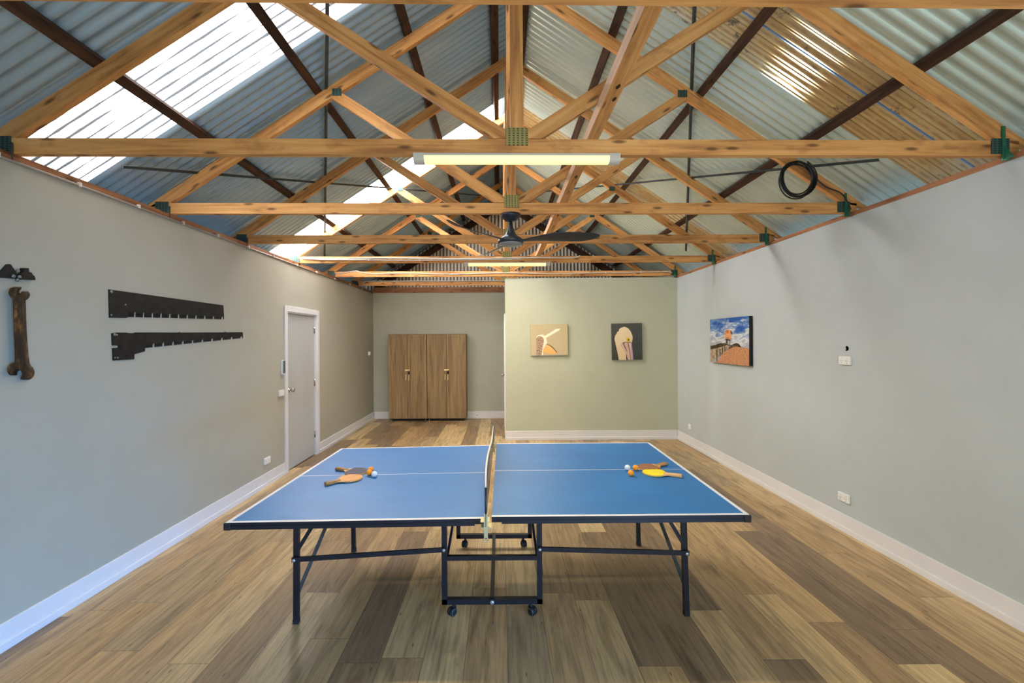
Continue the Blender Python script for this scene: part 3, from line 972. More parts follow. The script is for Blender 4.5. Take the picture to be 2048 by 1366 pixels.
sw = [(150,728), (205,718), (360,718), (372,725), (455,725), (470,716), (1065,718), (1078,712), (1090,718), (1690,714), (1705,708), (1715,714), (1940,712), (1945,786)]
sw2 = teeth((608,930), (1944,792), 0, 46, 60)[::-1]
poly = [z6(*q) for q in sw+sw2+[(606,900), (602,975), (458,1015), (458,1082), (168,1100), (160,930), (230,926), (246,910), (232,894), (157,896)]]
pts, v = wall_poly(poly)
r = empty('crosscut_saw_blade', on_x(350, 690, WL))
MB().prism(pts, v).build('blade', M['iron'], r, r.location)
for (x, y, s_) in ((200,745,1), (228,752,.6), (203,1062,.6), (240,1062,.6)):
    c = on_x(*z6(x, y), WL+.0066); s_ *= .7
    b = MB().lathe([(.016*s_,0),(.016*s_,.003),(.008*s_,.005)], c, 'x', 14); b.build('screw', M['steel'], r, r.location)
tag(r, 'black toothed saw blade, lower of two on the wall, with a stepped notched heel', 'saw blade', 'old saw blades on the wall')

def z7(x, y): return (x*80/405, 510+y*80/405)
sp = [(120,330),(150,325),(185,328),(180,345),(168,358),(162,378),(170,392),(188,402),(205,396),(212,378),(230,368),(252,370),(268,388),(270,410),(258,436),(238,455),(228,462),
      (232,600),(240,800),(252,960),(265,1080),(278,1115),(300,1140),(315,1170),(318,1200),(305,1235),(275,1258),(240,1265),(205,1258),(208,1245),(222,1222),(222,1195),(208,1172),(185,1163),(160,1168),(145,1185),(140,1212),(125,1220),(95,1215),(78,1190),(75,1160),(85,1130),(110,1105),(140,1092),(150,1075),
      (148,960),(140,800),(133,600),(126,450),(100,420),(88,390),(88,360),(100,340)]
def shift_poly(pts, f):
    cx = sum(p[0] for p in pts)/len(pts); cy = sum(p[1] for p in pts)/len(pts)
    return [(cx+(x-cx)*f, cy+(y-cy)*f) for x, y in pts]
P0 = smooth([Vector((x, y, 0)) for x, y in sp+[sp[0]]], 3)[:-1]
base = [on_x(*z7(p.x, p.y), WL-.0005) for p in P0]
b = MB(); n = len(base)
# bevelled slab: inset front ring
nin = []
for i in range(n):
    a, c, e = P0[i-1], P0[i], P0[(i+1) % n]
    t = (e-a).normalized(); nr = Vector((-t.y, t.x, 0))
    nin.append(c+nr*5)
front = [on_x(*z7(p.x, p.y), WL+.034) for p in nin]
mid = [q+Vector((.019, 0, 0)) for q in base]
b.v += base+mid+front
from mathutils.geometry import tessellate_polygon
for t_ in tessellate_polygon([P0]): b.face(list(t_))
for t_ in tessellate_polygon([nin]): b.face([2*n+q for q in t_])
for i in range(n):
    j = (i+1) % n
    b.face([i, j, n+j, n+i]); b.face([n+i, n+j, 2*n+j, 2*n+i])
ob = b.build('open_end_spanner', M['spanner'], None, on_x(38, 665, WL))
tag(ob, 'large dark spanner with worn brassy patches hanging upright on the wall', 'spanner')

r = empty('iron_bracket', on_x(28, 545, WL))
tri = [(-60,228), (65,92), (165,240)]
stp = [(150,215), (165,190), (185,180), (200,165), (200,133), (250,133), (252,172), (278,178), (296,205), (312,215), (320,255), (170,248)]
pts, v = wall_poly([z7(*q) for q in [(-70,225), (-40,195), (55,94), (72,92), (85,105), (150,200), (165,228), (165,242)]], .018, -.0005)
MB().prism(pts, v).build('triangular_leaf', M['iron'], r, r.location)
pts, v = wall_poly([z7(*q) for q in stp], .024, -.0005)
MB().prism(pts, v).build('stepped_leaf', M['iron'], r, r.location)
for (x, y) in ((178,162), (130,215), (192,222), (172,255)):
    c = on_x(*z7(x, y), WL+.018)
    MB().lathe([(.010,0),(.010,.005),(.005,.009)], c, 'x', 10).build('bolt', M['steel'], r, r.location)
tag(r, 'small black iron fitting with a triangular leaf, bolted above the spanner', 'iron fitting')

# ------------------------------------------------------------------ pictures
def canvas(name, corner, uvec, vvec, nvec, w, h, t, base_mat, side_mat, shapes, lab, origin):
    """corner: top-left of the picture on the wall; uvec right, vvec down, nvec out of the wall"""
    r = empty(name, origin)
    def P(u, v, d): return Vector(corner)+uvec*(u*w)+vvec*(v*h)+nvec*d
    b = MB()
    b.v += [P(0,0,.004), P(1,0,.004), P(1,1,.004), P(0,1,.004), P(0,0,t), P(1,0,t), P(1,1,t), P(0,1,t)]
    for f in ((0,1,2,3),(0,4,5,1),(1,5,6,2),(2,6,7,3),(3,7,4,0),(4,7,6,5)): b.face(f)
    b.build('stretched_canvas', side_mat, r, r.location)
    b = MB(); mats = [base_mat]
    b.v += [P(0,0,t+.0006), P(1,0,t+.0006), P(1,1,t+.0006), P(0,1,t+.0006)]
    b.face((0,1,2,3), 0, [(0,1),(1,1),(1,0),(0,0)])
    for i, (m, pts) in enumerate(shapes):
        if m not in mats: mats.append(m)
        n0 = len(b.v)
        for u, v in pts: b.v.append(P(min(max(u, 0), 1), min(max(v, 0), 1), t+.0006+.0003*(i+1)))
        b.face([n0+k_ for k_ in range(len(pts))], mats.index(m), [(u, 1-v) for u, v in pts])
    b.build('print', mats, r, r.location, fix=False)
    tag(r, lab, 'picture', 'canvas pictures')
    return r
def grad(name, a, b_, rough=.6, nscale=4, amt=.25, stretch=(1,1,1)):
    k = N(name); tc = k.n('ShaderNodeTexCoord')
    sp = k.n('ShaderNodeSeparateXYZ'); k.l(tc.outputs['UV'], sp.inputs[0])
    nf = k.noise(k.mapping(tc.outputs['UV'], stretch), nscale, 5)
    f = k.math('ADD', k.math('MULTIPLY', sp.outputs[1], 1-amt), k.math('MULTIPLY', nf, amt))
    k.set(k.ramp(f, [(.2, lin(a)), (.8, lin(b_))]), rough, 0, .2)
    return k.m
def speck(name, a, b_, scale, thr=.5, stretch=(1,1,1)):
    k = N(name); tc = k.n('ShaderNodeTexCoord')
    nf = k.noise(k.mapping(tc.outputs['UV'], stretch), scale, 5, .7)
    k.set(k.ramp(nf, [(thr-.08, lin(a)), (thr+.08, lin(b_))]), .6, 0, .2)
    return k.m
def circ(cx, cy, rx, ry, n=20): return [(cx+rx*math.cos(2*PI*i/n), cy+ry*math.sin(2*PI*i/n)) for i in range(n)]

# 1: pelican with open bill on beige
def q1(*pts): return [((x-222)/540, (y-208)/450) for x, y in pts]
m_bg1 = grad('print_beige', (196,178,144), (192,178,138), .6, 2, .5)
m_neck = speck('print_neck', (92,72,60), (190,160,132), 22, .46, (1.4, 1, 1))
m_cream = grad('print_cream', (250,232,196), (252,240,214))
m_pouch = grad('print_pouch', (232,182,108), (240,210,152))
m_line = plain('print_dark_line', (120,78,40), .6)
sh = [(m_cream, q1((308,400),(320,372),(350,360),(400,358),(432,378),(440,420),(458,470),(440,505),(415,560),(398,660),(378,660),(400,520),(410,430),(380,390),(340,390))),
      (m_neck, q1((306,420),(322,385),(355,376),(400,392),(418,430),(408,500),(392,570),(380,660),(300,660),(306,560))),
      (m_cream, q1((425,380),(520,325),(600,278),(658,276),(640,300),(560,345),(455,402),(440,400))),
      (m_cream, q1((432,385),(450,405),(462,470),(445,500),(425,470),(420,420))),
      (m_pouch, q1((440,515),(480,500),(560,560),(602,618),(580,636),(510,642),(460,630),(425,612),(395,618),(408,560))),
      (m_line, q1((450,497),(485,498),(530,525),(565,560),(602,612),(596,622),(560,575),(520,535),(480,510)))]
a = math.radians(.7); uv_ = Vector((math.cos(a), 0, math.sin(a))); vv_ = Vector((math.sin(a), 0, -math.cos(a)))
tl = at(1060.4, 649, YP-.03); tl.y = YP
canvas('canvas_picture', tl, uv_, vv_, Vector((0,-1,0)), .628, .528, .032, m_bg1, plain('canvas_edge_olive', (104,92,60), .7), sh,
       'beige canvas picture of a bird with a wide open bill, nearer the wardrobes', (tl.x+.3, YP, tl.z-.53))
# 2: pelican head on dark grey
def q2(*pts): return [((x-1412)/447, (y-194)/528) for x, y in pts]
m_bg2 = grad('print_slate', (66,68,62), (84,86,80), .6, 6, .5, (.3, 3, 1))
m_head = grad('print_head', (226,200,156), (248,226,186), .6, 5, .4)
m_bill = grad('print_bill', (214,176,158), (232,200,176), .6, 8, .5, (4, 1, 1))
m_yel = plain('print_yellow', (232,200,40), .6); m_blk = plain('print_black', (40,30,22), .6); m_pur = plain('print_lilac', (168,140,170), .6)
sh = [(m_head, q2((1508,725),(1492,620),(1466,500),(1450,420),(1458,370),(1490,330),(1485,320),(1515,305),(1520,280),(1545,258),(1600,243),(1650,262),(1690,310),(1714,370),(1718,410),(1708,465),(1690,490),(1640,480),(1560,500),(1590,560),(1615,640),(1618,725))),
      (m_bill, q2((1560,480),(1640,458),(1698,478),(1712,600),(1722,725),(1625,725),(1612,640),(1575,560),(1535,520),(1538,495))),
      (m_pur, q2((1692,480),(1704,490),(1720,650),(1722,725),(1700,725),(1696,600))),
      (m_blk, q2((1640,455),(1652,480),(1672,580),(1690,725),(1684,725),(1664,585),(1644,490))),
      (m_blk, q2((1570,472),(1584,480),(1610,540),(1640,610),(1630,600),(1600,545),(1576,490))),
      (m_blk, q2((1616,640),(1622,640),(1640,725),(1622,725))),
      (m_blk, q2((1565,478),(1600,462),(1690,462),(1700,474),(1640,466),(1600,470),(1570,486))),
      (m_yel, q2(*circ(1652, 430, 30, 32))), (m_blk, q2(*circ(1657, 434, 11, 12)))]
tl = at(1223.2, 647.2, YP-.03); tl.y = YP
canvas('canvas_picture', tl, uv_, vv_, Vector((0,-1,0)), .512, .618, .032, m_bg2, plain('canvas_edge_grey', (52,54,50), .7), sh,
       'dark grey canvas picture of a pelican head with a yellow eye', (tl.x+.25, YP, tl.z-.62))
# 3: seaside tower on the right wall
def top3(x): return 285-(x-195)*70/760
def bot3(x): return 1115+(x-205)*80/753
def q3(*pts): return [((x-200)/757, (y-top3(x))/(bot3(x)-top3(x))) for x, y in pts]
def sky_print():
    k = N('print_sky'); tc = k.n('ShaderNodeTexCoord')
    sp = k.n('ShaderNodeSeparateXYZ'); k.l(tc.outputs['UV'], sp.inputs[0])
    mp = k.n('ShaderNodeMapping'); mp.inputs['Scale'].default_value = (2.2, 4.5, 1); mp.inputs['Rotation'].default_value = (0, 0, .5)
    k.l(tc.outputs['UV'], mp.inputs['Vector'])
    nf = k.noise(mp.outputs[0], 1.5, 6, .62, .6)
    up = k.math('MULTIPLY', k.math('SUBTRACT', .95, sp.outputs[1]), .55)
    f = k.math('ADD', nf, up)
    k.set(k.ramp(f, [(.48, lin((34,84,158))), (.58, lin((96,132,178))), (.70, lin((216,216,210))), (.82, lin((160,164,172)))]), .5, 0, .2)
    return k.m
m_sky = sky_print()
m_sand = speck('print_sand', (120,80,60), (206,146,102), 30, .44, (1, 2, 1))
m_scrub = speck('print_scrub', (44,40,24), (96,76,44), 14, .5)
m_hut = speck('print_hut', (176,92,52), (222,160,108), 9, .46); m_post = plain('print_post', (52,48,48), .6); m_pale = plain('print_pale_post', (150,136,124), .6)
m_beach = speck('print_path', (140,122,104), (190,164,132), 12, .5)
sh = [(m_scrub, q3((205,800),(330,775),(430,745),(520,750),(640,785),(700,755),(740,742),(780,755),(830,830),(700,900),(400,920),(208,900))),
      (m_beach, q3((205,865),(330,850),(480,810),(560,780),(620,800),(560,900),(420,1000),(212,1110))),
      (m_sand, q3((212,1115),(360,1110),(480,950),(560,880),(720,810),(830,830),(957,850),(958,1195),(700,1168),(500,1146))),
      (m_post, q3((545,680),(575,680),(575,760),(540,750))), (m_post, q3((610,690),(622,690),(624,775),(612,775))),
      (m_hut, q3((505,545),(540,490),(600,480),(648,500),(652,640),(640,690),(530,655))),
      (m_post, q3((500,680),(560,655),(645,690),(600,695))), (m_post, q3((630,495),(650,500),(668,560),(658,590),(640,540)))]
for i, (x, y0_, y1_) in enumerate(((352,890,1105), (422,855,1005), (475,830,950), (520,815,910), (560,808,890), (600,800,870), (640,800,850), (680,795,840))):
    w_ = 9-i*.6
    sh.append((m_post if i < 4 else m_pale, q3((x-w_, y0_), (x+w_, y0_), (x+w_*.8, y1_), (x-w_*.8, y1_))))
t3 = .045
A = on_x(1420, 639.2, WR-t3); B = on_x(1498, 632, WR-t3)
zt = (A.z+B.z)/2; zb = (on_x(1421.5, 724, WR-t3).z+on_x(1498.5, 732.5, WR-t3).z)/2
canvas('canvas_picture', Vector((WR, A.y, zt)), Vector((0,-1,0)), Vector((0,0,-1)), Vector((-1,0,0)), A.y-B.y, zt-zb, t3, m_sky, plain('canvas_edge_black', (16,18,14), .7), sh,
       'seaside canvas picture of a hut on stilts above a sandy fenced path', (WR, (A.y+B.y)/2, zb))

# ------------------------------------------------------------------ wardrobes
def wardrobe(x0, x1, lab):
    y0, y1, zb, zt = 8.83, YB-.025, .055, 1.83
    r = empty('wardrobe', ((x0+x1)/2, (y0+y1)/2, 0)); o = r.location
    b = MB()
    b.box(x0, x0+.018, y0+.02, y1, zb, zt); b.box(x1-.018, x1, y0+.02, y1, zb, zt)
    b.box(x0+.018, x1-.018, y0+.02, y1, zt-.018, zt); b.box(x0+.018, x1-.018, y0+.02, y1, zb, zb+.018)
    b.box(x0+.018, x1-.018, y1-.008, y1, zb+.018, zt-.018)
    b.build('carcass', M['cab_side'], r, o)
    xm = (x0+x1)/2
    for (a, e, s) in ((x0+.002, xm-.0025, 1), (xm+.0025, x1-.002, -1)):
        b = MB(); z0, z1 = zb+.004, zt-.01; fr = .055
        b.box(a, e, y0+.010, y0+.019, z0, z1)
        for (xa, xb, za, zc) in ((a, a+fr, z0, z1), (e-fr, e, z0, z1), (a+fr, e-fr, z0, z0+fr), (a+fr, e-fr, z1-fr, z1)):
            b.box(xa, xb, y0, y0+.010, za, zc, 0, .003)
        d_ = b.build('door', M['cab'], r, o)
        hx = (e-.028) if s > 0 else (a+.028)
        b = MB().box(hx-.007, hx+.007, y0-.028, y0-.018, .87, .985, 0, .003)
        for zz in (.885, .97): b.box(hx-.004, hx+.004, y0-.02, y0+.001, zz-.004, zz+.004)
        b.build('handle', M['brass'], d_, o)
    b = MB().box(xm-.052, xm+.052, y0-.014, y0-.001, 1.062, 1.094, 0, .003)
    b.build('latch', M['brass'], r, o)
    b = MB().box(xm+.014, xm+.05, y0-.026, y0-.006, .995, 1.035, 0, .004)
    b.tube([(xm+.02, y0-.016, 1.033), (xm+.02, y0-.016, 1.06), (xm+.026, y0-.016, 1.068), (xm+.038, y0-.016, 1.068), (xm+.044, y0-.016, 1.06), (xm+.044, y0-.016, 1.033)], .004, 8)
    b.build('padlock', M['iron'], r, o)
    for xx in (x0+.035, x1-.035):
        for yy in (y0+.05, y1-.05):
            MB().lathe([(.017,0),(.017,.008),(.014,.012),(.014,zb)], (xx, yy, 0), 'z', 14).build('foot', M['steel'], r, o)
    tag(r, lab, 'wardrobe', 'oak look wardrobes')
wardrobe(-2.352, -1.545, 'two door oak look wardrobe with padlocked latch, closer to the white door wall')
wardrobe(-1.537, -.715, 'two door oak look wardrobe with padlocked latch, closer to the partition')

# ------------------------------------------------------------------ table tennis table
tb = empty('table_tennis_table', (-.06, 2.95, 0)); o = tb.location
TLZ, TRZ = .765, .78
def quad_mesh(corners, z, inset):
    pass
def lerp2(c, u, v):
    # corners: NL NR FR FL (x,y)
    a = Vector(c[0])*(1-u)+Vector(c[1])*u
    b_ = Vector(c[3])*(1-u)+Vector(c[2])*u
    return a*(1-v)+b_*v
LC = [(-1.424,2.166), (-.086,2.199), (-.094,3.738), (-1.386,3.653)]
RC = [(-.049,2.184), (1.297,2.190), (1.321,3.737), (-.036,3.733)]
def half(c, z, outer_left):
    L = (Vector(c[1])-Vector(c[0])).length; W = (Vector(c[3])-Vector(c[0])).length
    b = MB()
    P = [Vector((p[0], p[1], z-.016)) for p in c]; Q = [Vector((p[0], p[1], z)) for p in c]
    b.v += P+Q
    b.face((3,2,1,0), 1); b.face((4,5,6,7))
    for i in range(4):
        j = (i+1) % 4; b.face((i, j, 4+j, 4+i), 1)
    top = b.build('tabletop_half', [M['blue'], M['black_metal']], tb, o)
    # painted lines
    lw, lv = .021/L, .021/W
    def strip(u0, u1, v0, v1, m):
        bb.v += [Vector((*lerp2(c, u, v), z+.0006)) for u, v in ((u0,v0),(u1,v0),(u1,v1),(u0,v1))]
        n0 = len(bb.v)-4; bb.face((n0, n0+1, n0+2, n0+3), m)
    bb = MB(); strip(0, 1, 0, lv, 0); strip(0, 1, 1-lv, 1, 0)
    if outer_left: strip(0, lw, lv, 1-lv, 0); strip(lw, 1, .5-.0022, .5+.0022, 0)
    else: strip(1-lw, 1, lv, 1-lv, 0); strip(0, 1-lw, .5-.0022, .5+.0022, 0)
    bb.build('line_markings', M['paint_white'], top, o)
    # apron
    b = MB(); g = .052/L
    ua, ub = (0, 1-g) if outer_left else (g, 1)
    zb, zt = z-.036, z-.0162
    def A(u, v, zz): return Vector((*lerp2(c, u, v), zz))
    for (u0, v0, u1, v1) in ((ua, .006, ub, .006), (ua, .994, ub, .994)):
        b.bar(A(u0, v0, (zb+zt)/2), A(u1, v1, (zb+zt)/2), .022, zt-zb)
    ue = .008 if outer_left else .992
    b.bar(A(ue, 0, (zb+zt)/2), A(ue, 1, (zb+zt)/2), .022, zt-zb)
    # thin continuation beneath the inner end
    b.bar(A(0 if not outer_left else .9, .006, z-.022), A(.1 if not outer_left else 1, .006, z-.022), .02, .012)
    b.build('apron', M['black_metal'], tb, o)
    for v in (0, 1):
        u = 0 if outer_left else 1
        p = A(u, v, (z+zb)/2)
        s = -1 if outer_left else 1; t = -1 if v == 0 else 1
        MB().box(p.x-.03 if s > 0 else p.x-.006, p.x+.006 if s > 0 else p.x+.03, p.y-.006 if t < 0 else p.y-.03, p.y+.03 if t < 0 else p.y+.006, zb-.002, z-.0005, 0, .003).build('corner_cap', M['rubber'], tb, o)
half(LC, TLZ, True); half(RC, TRZ, False)

def leg(top, foot, w=.031):
    b = MB().bar(foot, top, w, w*.8, (0, 1, 0))
    l_ = b.build('leg', M['black_metal'], tb, o)
    b = MB().box(foot[0]-w*.55, foot[0]+w*.55, foot[1]-w*.5, foot[1]+w*.5, 0, .03, 0, .002)
    b.build('foot_cap', M['rubber'], l_, o)
lz, rz = TLZ-.034, TRZ-.034
legs = {'fl': ((-1.232, 2.535, lz), (-1.239, 2.535, .0)), 'bl': ((-1.20, 3.39, lz), (-1.189, 3.39, .0)),
        'fr': ((1.118, 2.585, rz), (1.137, 2.585, .0)), 'br': ((1.118, 3.465, rz), (1.133, 3.465, .0))}
for kx, (t_, f_) in legs.items(): leg(t_, f_)
# rails joining each pair of legs, under the top
for (a_, e_, zz) in (('fl', 'bl', lz), ('fr', 'br', rz)):
    pa, pe = Vector(legs[a_][0]), Vector(legs[e_][0])
    MB().bar(pa+Vector((0,0,.01)), pe+Vector((0,0,.01)), .028, .024).build('leg_rail', M['black_metal'], tb, o)
# diagonal braces front foot -> rear top (flat bars)
for (a_, e_) in (('fl', 'bl'), ('fr', 'br')):
    pa = Vector(legs[a_][1])+Vector((0, .02, .14)); pe = Vector(legs[e_][0])+Vector((0, -.02, -.04))
    s = .024 if a_ == 'fl' else -.024
    pa.x += -.012 if a_ == 'fl' else .012
    MB().bar(pa, pe, .024, .006).build('diagonal_brace', M['strap'], tb, o)
# swing arms to centre frame and small struts
PFy, PBy = 2.605, 3.465
xl, xr = -.352, .236
for (lg, xp, s) in (('fl', xl, -1), ('fr', xr, 1), ('bl', xl, -1), ('br', xr, 1)):
    f_ = Vector(legs[lg][1]); zj = .395 if lg[0] == 'f' else .39
    yp = PFy if lg[0] == 'f' else PBy
    y_off = -.026
    pj = Vector((f_.x+(legs[lg][0][0]-f_.x)*.5, f_.y+y_off, zj))
    pe = Vector((xp, yp+y_off, zj+.02))
    arm = MB().bar(pj+Vector((s*.016, 0, 0)), pe, .012, .027).build('swing_arm', M['black_metal'], tb, o)
    for q in (pj, pe):
        MB().lathe([(.010,0),(.010,-.005),(.004,-.008)], q+Vector((0, -.007, 0)), 'y', 12).build('bolt', M['bolt'], arm, o)
    zz = lz if s < 0 else rz
    MB().bar(pj+Vector((0, .016, .03)), Vector((pj.x-s*.20, f_.y-.0, zz+.02)), .012, .022).build('strut', M['black_metal'], tb, o)
# centre frames
for (yy, nm) in ((PFy, 'f'), (PBy, 'b')):
    b = MB(); w = .032
    ztop = lz+.02
    b.bar((xl, yy, .07), (xl, yy, ztop), w, w, (0, 1, 0)); b.bar((xr, yy, .07), (xr, yy, rz+.02), w, w, (0, 1, 0))
    b.bar((xl-w/2, yy, .085), (xr+w/2, yy, .085), w, w)
    if nm == 'f': b.bar((xl, yy, .352), (xr, yy, .352), w*.8, .026)
    fr_ = b.build('centre_frame', M['black_metal'], tb, o)
    if nm == 'f':
        MB().lathe([(.013,0),(.013,-.006),(.006,-.010)], ((xl+xr)/2-.0, yy-w/2, .085), 'y', 16).build('bolt', M['bolt'], fr_, o)
    for xx in (xl+.055, xr-.055):
        rot = math.radians({('f', 0): -38, ('f', 1): 42, ('b', 0): -12, ('b', 1): 16}[(nm, 0 if xx < (xl+xr)/2 else 1)])
        b = MB(); b.lathe([(.009, .07), (.009, .05), (.015, .047)], (0, 0, 0), 'z', 12)
        b.prism([(-.011, .014, .050), (-.011, -.030, .046), (-.011, -.044, .024), (-.011, -.034, .020), (-.011, .006, .034)], (.022, 0, 0))
        cst = b.build('caster', M['black_metal'], tb)
        cst.location = (xx-o.x, yy-o.y, 0); cst.rotation_euler = (0, 0, rot)
        for s in (-1, 1):
            wb = MB().lathe([(.010, s*.004), (.0255, s*.005), (.0262, s*.012), (.0245, s*.019), (.012, s*.022)], (0, -.014, .0262), 'x', 24)
            wb.lathe([(.0185, s*.0205), (.0205, s*.0215), (.0225, s*.0202)], (0, -.014, .0262), 'x', 24, 1)
            wb.build('wheel', [M['rubber'], M['steel']], cst)
MB().bar(((xl+xr)/2, PFy, .105), ((xl+xr)/2, PBy, .105), .026, .012).build('centre_beam', M['black_metal'], tb, o)
for (xa, xb) in ((xl+.012, xl+.06), (xr-.012, xr-.05)):
    MB().bar((xa, PFy+.02, .33), (xb, PFy+.42, .70), .014, .014).build('strut', M['black_metal'], tb, o)
for (xx, s) in ((xl-.018, -1), (xr+.018, 1)):
    MB().bar((xx, PFy+.015, .16 if s < 0 else .235), (xx-s*.01, PFy+.015, .40), .008, .012, (0, 1, 0)).build('strut', M['black_metal'], tb, o)
tag(tb, 'folding blue table tennis table with black metal legs in the middle of the room', 'table tennis table')

# net set clamped to the table
nt = empty('table_tennis_net', (-.07, 2.95, TRZ)); o = nt.location
NX0, NX1 = -.074, -.060
ya, yb = 2.15, 3.775
def net_x(t): return NX0+(NX1-NX0)*t
b = MB(); n = 40
top_z = TRZ+.1525
def sag(t): return -.018*math.sin(PI*t)
def lean(t): return -.006-.016*math.sin(PI*min(1, t*1.4))
for i in range(n+1):
    t = i/n; y = ya+.06+(yb-ya-.09)*t
    b.v += [Vector((net_x(t), y, TRZ+.004)), Vector((net_x(t)+lean(t)*.8, y, top_z+sag(t)-.012))]
for i in range(n): b.face((2*i, 2*i+2, 2*i+3, 2*i+1))
def net_mat():
    k = N('net_mesh'); tc = k.n('ShaderNodeTexCoord')
    sp = k.n('ShaderNodeSeparateXYZ'); k.l(tc.outputs['Object'], sp.inputs[0])
    a_ = k.math('LESS_THAN', k.math('FRACT', k.math('MULTIPLY', sp.outputs[1], 80)), .42)
    b__ = k.math('LESS_THAN', k.math('FRACT', k.math('MULTIPLY', sp.outputs[2], 80)), .42)
    k.set(lin((24,40,52)), .7); k.l(k.math('MAXIMUM', a_, b__), k.b.inputs['Alpha'])
    return k.m
b.build('netting', net_mat(), nt, o, fix=False)
b = MB()
for i in range(n+1):
    t = i/n; y = ya+.06+(yb-ya-.09)*t; x = net_x(t)+lean(t); z = top_z+sag(t)
    w = .004+.004*math.sin(PI*t)
    b.v += [Vector((x-w, y, z-.014)), Vector((x+w*.6, y, z-.016)), Vector((x+w, y, z)), Vector((x-w*.4, y, z+.002))]
for i in range(n):
    for k_ in range(4):
        j = (k_+1) % 4; b.face((4*i+k_, 4*i+j, 4*i+4+j, 4*i+4+k_), 0, None, True)
b.face((0,1,2,3)); b.face((4*n+3, 4*n+2, 4*n+1, 4*n))
b.build('top_tape', M['tape'], nt, o)
for (y, nm, zz) in ((ya, 'near', TLZ), (yb-.02, 'far', TRZ)):
    x = NX0-.004 if nm == 'near' else NX1
    b = MB().tube([(x, y, zz-.02), (x, y, top_z+.012)], .0055, 10)
    b.tube([(x, y, top_z+.004), (x+.01, y+(.02 if nm == 'near' else -.02), top_z+.002)], .003, 8)
    ps = b.build('post', M['black_metal'] if nm == 'near' else M['steel'], nt, o)
    b = MB()
    s = 1 if nm == 'near' else -1
    b.box(x-.010, x+.010, y-.005, y+.005, zz-.075, zz+.045)
    b.box(x-.028, x+.018, min(y, y+s*.055), max(y, y+s*.055), zz+.001, zz+.005)
    b.box(x-.028, x+.030, min(y, y+s*.055), max(y, y+s*.055), zz-.030, zz-.024)
    b.tube([(x, y+s*.02, zz-.075), (x, y+s*.02, zz-.028)], .004, 8)
    ring = [(x+.010*math.cos(k_*PI/8), y+s*.003, zz-.088+.012*math.sin(k_*PI/8)) for k_ in range(16)]
    b.tube(ring, .003, 6, 0, True)
    b.build('clamp', M['clamp'], nt, o)
tag(nt, 'dark table tennis net with white top tape clamped across the blue table', 'net')

# ------------------------------------------------------------------ bats and balls
def bat(name, ctr, ang, tz, face_mat, handle_mat, lab, group, edge=True, lift=0.0):
    """ctr: blade centre on the table, ang: direction of the handle"""
    r = empty(name, (ctr.x, ctr.y, tz+lift))
    pitch = math.atan2(.0062, .25)
    r.rotation_euler = Euler((0, -pitch, ang), 'XYZ')
    # blade outline; handle towards +x
    pts = []
    a_, b_ = .079, .075
    for i in range(29):
        t = math.radians(38+(360-76)*i/28)
        pts.append((a_*math.cos(t), b_*math.sin(t)))
    pts += [(.078, -.030), (.092, -.017), (.10, -.0135), (.10, .0135), (.092, .017), (.078, .030)]
    b = MB().prism([(x, y, .0025) for x, y in pts], (0, 0, .0062)); bl = b.build('blade', M['bat_handle_pale'], r)
    for z0, z1, nm in ((.0087, .0107, 'rubber'), (.0005, .0025, 'rubber')):
        q = [(x, y) for x, y in pts if x <= .0735]
        q = [(x*.985, y*.985) for x, y in q]
        MB().prism([(x, y, z0) for x, y in q], (0, 0, z1-z0)).build(nm, face_mat, bl)
    b = MB()
    for (x0, w0, t0) in ((.072, .012, .0075), (.092, .0135, .010), (.13, .014, .0112), (.172, .0165, .0118)):
        for k_ in range(12):
            an = 2*PI*k_/12
            ex = lambda v: math.copysign(abs(v)**.6, v)
            b.v.append(Vector((x0, w0*ex(math.cos(an)), .0056+t0*ex(math.sin(an)))))
    for i in range(3):
        for k_ in range(12):
            k2 = (k_+1) % 12; b.face((i*12+k_, i*12+k2, (i+1)*12+k2, (i+1)*12+k_), 0, None, True)
    b.face(list(range(12))[::-1]); b.face([36+k_ for k_ in range(12)])
    b.build('handle', handle_mat, r)
    tag(r, lab, 'table tennis bat', group)
def place_bat(bp, hp, tz, *args, **kw):
    c = on_z(*bp, tz+.008); h = on_z(*hp, tz+.012)
    ang = math.atan2(h.y-c.y, h.x-c.x)
    bat('table_tennis_bat', c, ang, tz+.0028, *args, **kw)
GB, GL = 'table tennis bats on the blue table', 'table tennis balls on the blue table'
place_bat((713,943), (675,937.5), TLZ, M['bat_black'], M['bat_handle'], 'table tennis bat with a dark rubber face, touching the orange balls', GB)
place_bat((701,956.5), (655,967), TLZ, M['bat_wood'], M['bat_handle'], 'bare orange wood table tennis bat in front of the dark faced bat', GB)
place_bat((1298,935), (1338,926), TRZ, M['bat_brown'], M['bat_handle'], 'brown faced table tennis bat behind the yellow bat', GB)
place_bat((1309,945.5), (1360,951.5), TRZ, M['bat_yellow'], M['bat_handle_pale'], 'yellow faced table tennis bat with a pale handle', GB)
def ball(x, y, tz, mat, lab):
    c = on_z(x, y, tz+.0206)
    ob = MB().ball((c.x, c.y, tz+.0206), .02, 0, 4).build('table_tennis_ball', M[mat], None, (c.x, c.y, tz+.0006))
    tag(ob, lab, 'ball', GL)
ball(741.5, 939.2, TLZ, 'orange_ball', 'orange ball behind the other orange one, beside the dark faced bat')
ball(738.5, 945, TLZ, 'orange_ball', 'orange ball touching the dark faced bat, in front of another orange ball')
ball(748.5, 948, TLZ, 'white_ball', 'white ball beside the two orange balls and the dark faced bat')
ball(1255, 935.3, TRZ, 'white_ball', 'white ball nearest the net, beside the brown faced bat and yellow bat')
ball(1271.2, 935.3, TRZ, 'orange_ball', 'orange ball touching the brown faced bat')
ball(1261.8, 946, TRZ, 'orange_ball', 'orange ball in front of the white ball, by the yellow bat tip')

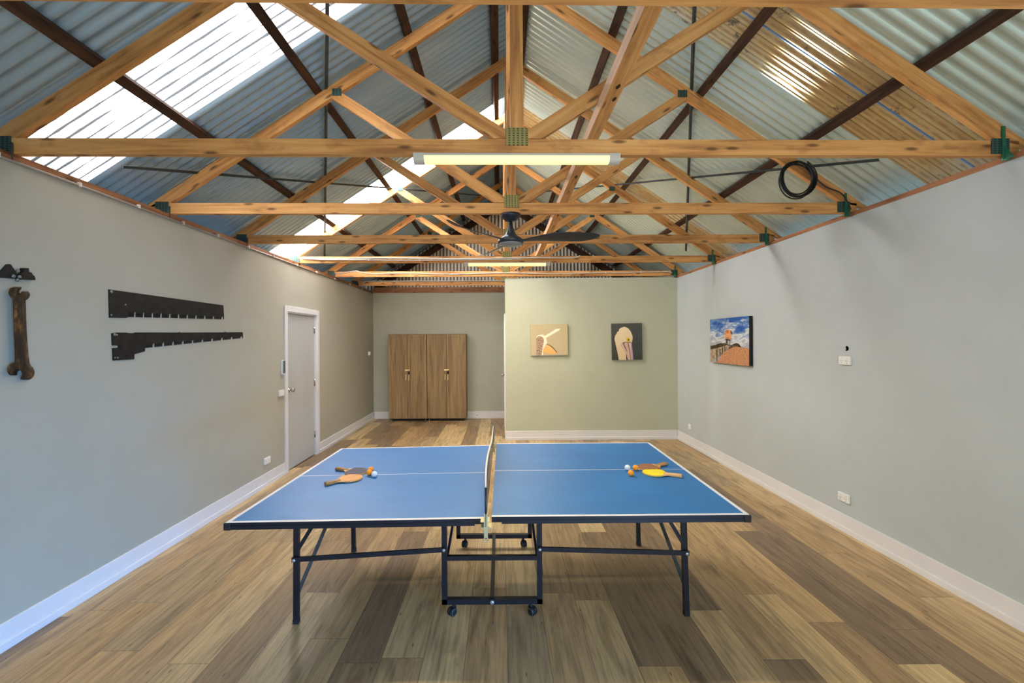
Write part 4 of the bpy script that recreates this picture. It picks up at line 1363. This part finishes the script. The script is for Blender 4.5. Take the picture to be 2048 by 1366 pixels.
# ------------------------------------------------------------------ light
w = bpy.data.worlds.new('World'); scn.world = w; w.use_nodes = True
wt = w.node_tree; bg = wt.nodes['Background']
bg.inputs[0].default_value = (.70, .84, 1.0, 1); bg.inputs[1].default_value = .65
def area(name, loc, rot, sx, sy, power, colr):
    l_ = bpy.data.lights.new(name, 'AREA'); l_.shape = 'RECTANGLE'; l_.size = sx; l_.size_y = sy; l_.energy = power; l_.color = colr
    ob = bpy.data.objects.new(name, l_); col.objects.link(ob); ob.location = loc; ob.rotation_euler = rot
    return ob
area('front_daylight', (.7, -1.25, 1.9), (math.radians(106), 0, math.radians(-12)), 3.4, 1.6, 52, (1.0, .98, .94))
area('added_sheet_glint_lamp', (1.6, -1.2, .6), (math.radians(125), 0, math.radians(-6)), .6, .9, 20, (.82, .91, 1.0))  # unseen lamp, added to give the stained sheet a highlight
lo = area('low_front_daylight', (2.3, -.9, .5), (math.radians(80), 0, math.radians(54)), 1.4, .8, 50, (.04, .36, 1.0))
lo.data.spread = math.radians(64)
for nm, yy in (('near_tube_glow', 2.452), ('far_tube_glow', 5.845)):
    area(nm, (XC, yy, TB-.056), (0, 0, SK), 1.05, .05, 22, (1.0, .80, .46))

sun = bpy.data.lights.new('sun', 'SUN'); sun.energy = 2.6; sun.angle = math.radians(2); sun.color = (.86, .93, 1.0)
so = bpy.data.objects.new('sun', sun); col.objects.link(so)
so.rotation_euler = Vector((-.49, -.78, -.385)).to_track_quat('-Z', 'Y').to_euler()

# ------------------------------------------------------------------ camera
cam = bpy.data.cameras.new('Camera'); cam.sensor_width = 36.0; cam.sensor_fit = 'HORIZONTAL'
cam.lens = 36.0*F/2048.0
cam.shift_x = (1024-CX)/2048.0; cam.shift_y = (CY-683)/2048.0
cam.clip_start = .05
co = bpy.data.objects.new('Camera', cam); col.objects.link(co)
co.matrix_world = Matrix.Translation((0, 0, H)) @ Matrix.Rotation(math.radians(90), 4, 'X') @ Matrix.Rotation(-ROLL, 4, 'Z')
scn.camera = co
scn.view_settings.view_transform = 'Standard'
scn.view_settings.look = 'None'
scn.view_settings.exposure = 0.11
scn.view_settings.gamma = 1.0
scn.cycles.use_denoising = True
scn.cycles.use_adaptive_sampling = True
scn.cycles.adaptive_threshold = 0.08
scn.cycles.adaptive_min_samples = 16
scn.cycles.max_bounces = 8
scn.cycles.diffuse_bounces = 3
scn.cycles.glossy_bounces = 3
scn.cycles.transmission_bounces = 4
scn.cycles.transparent_max_bounces = 6
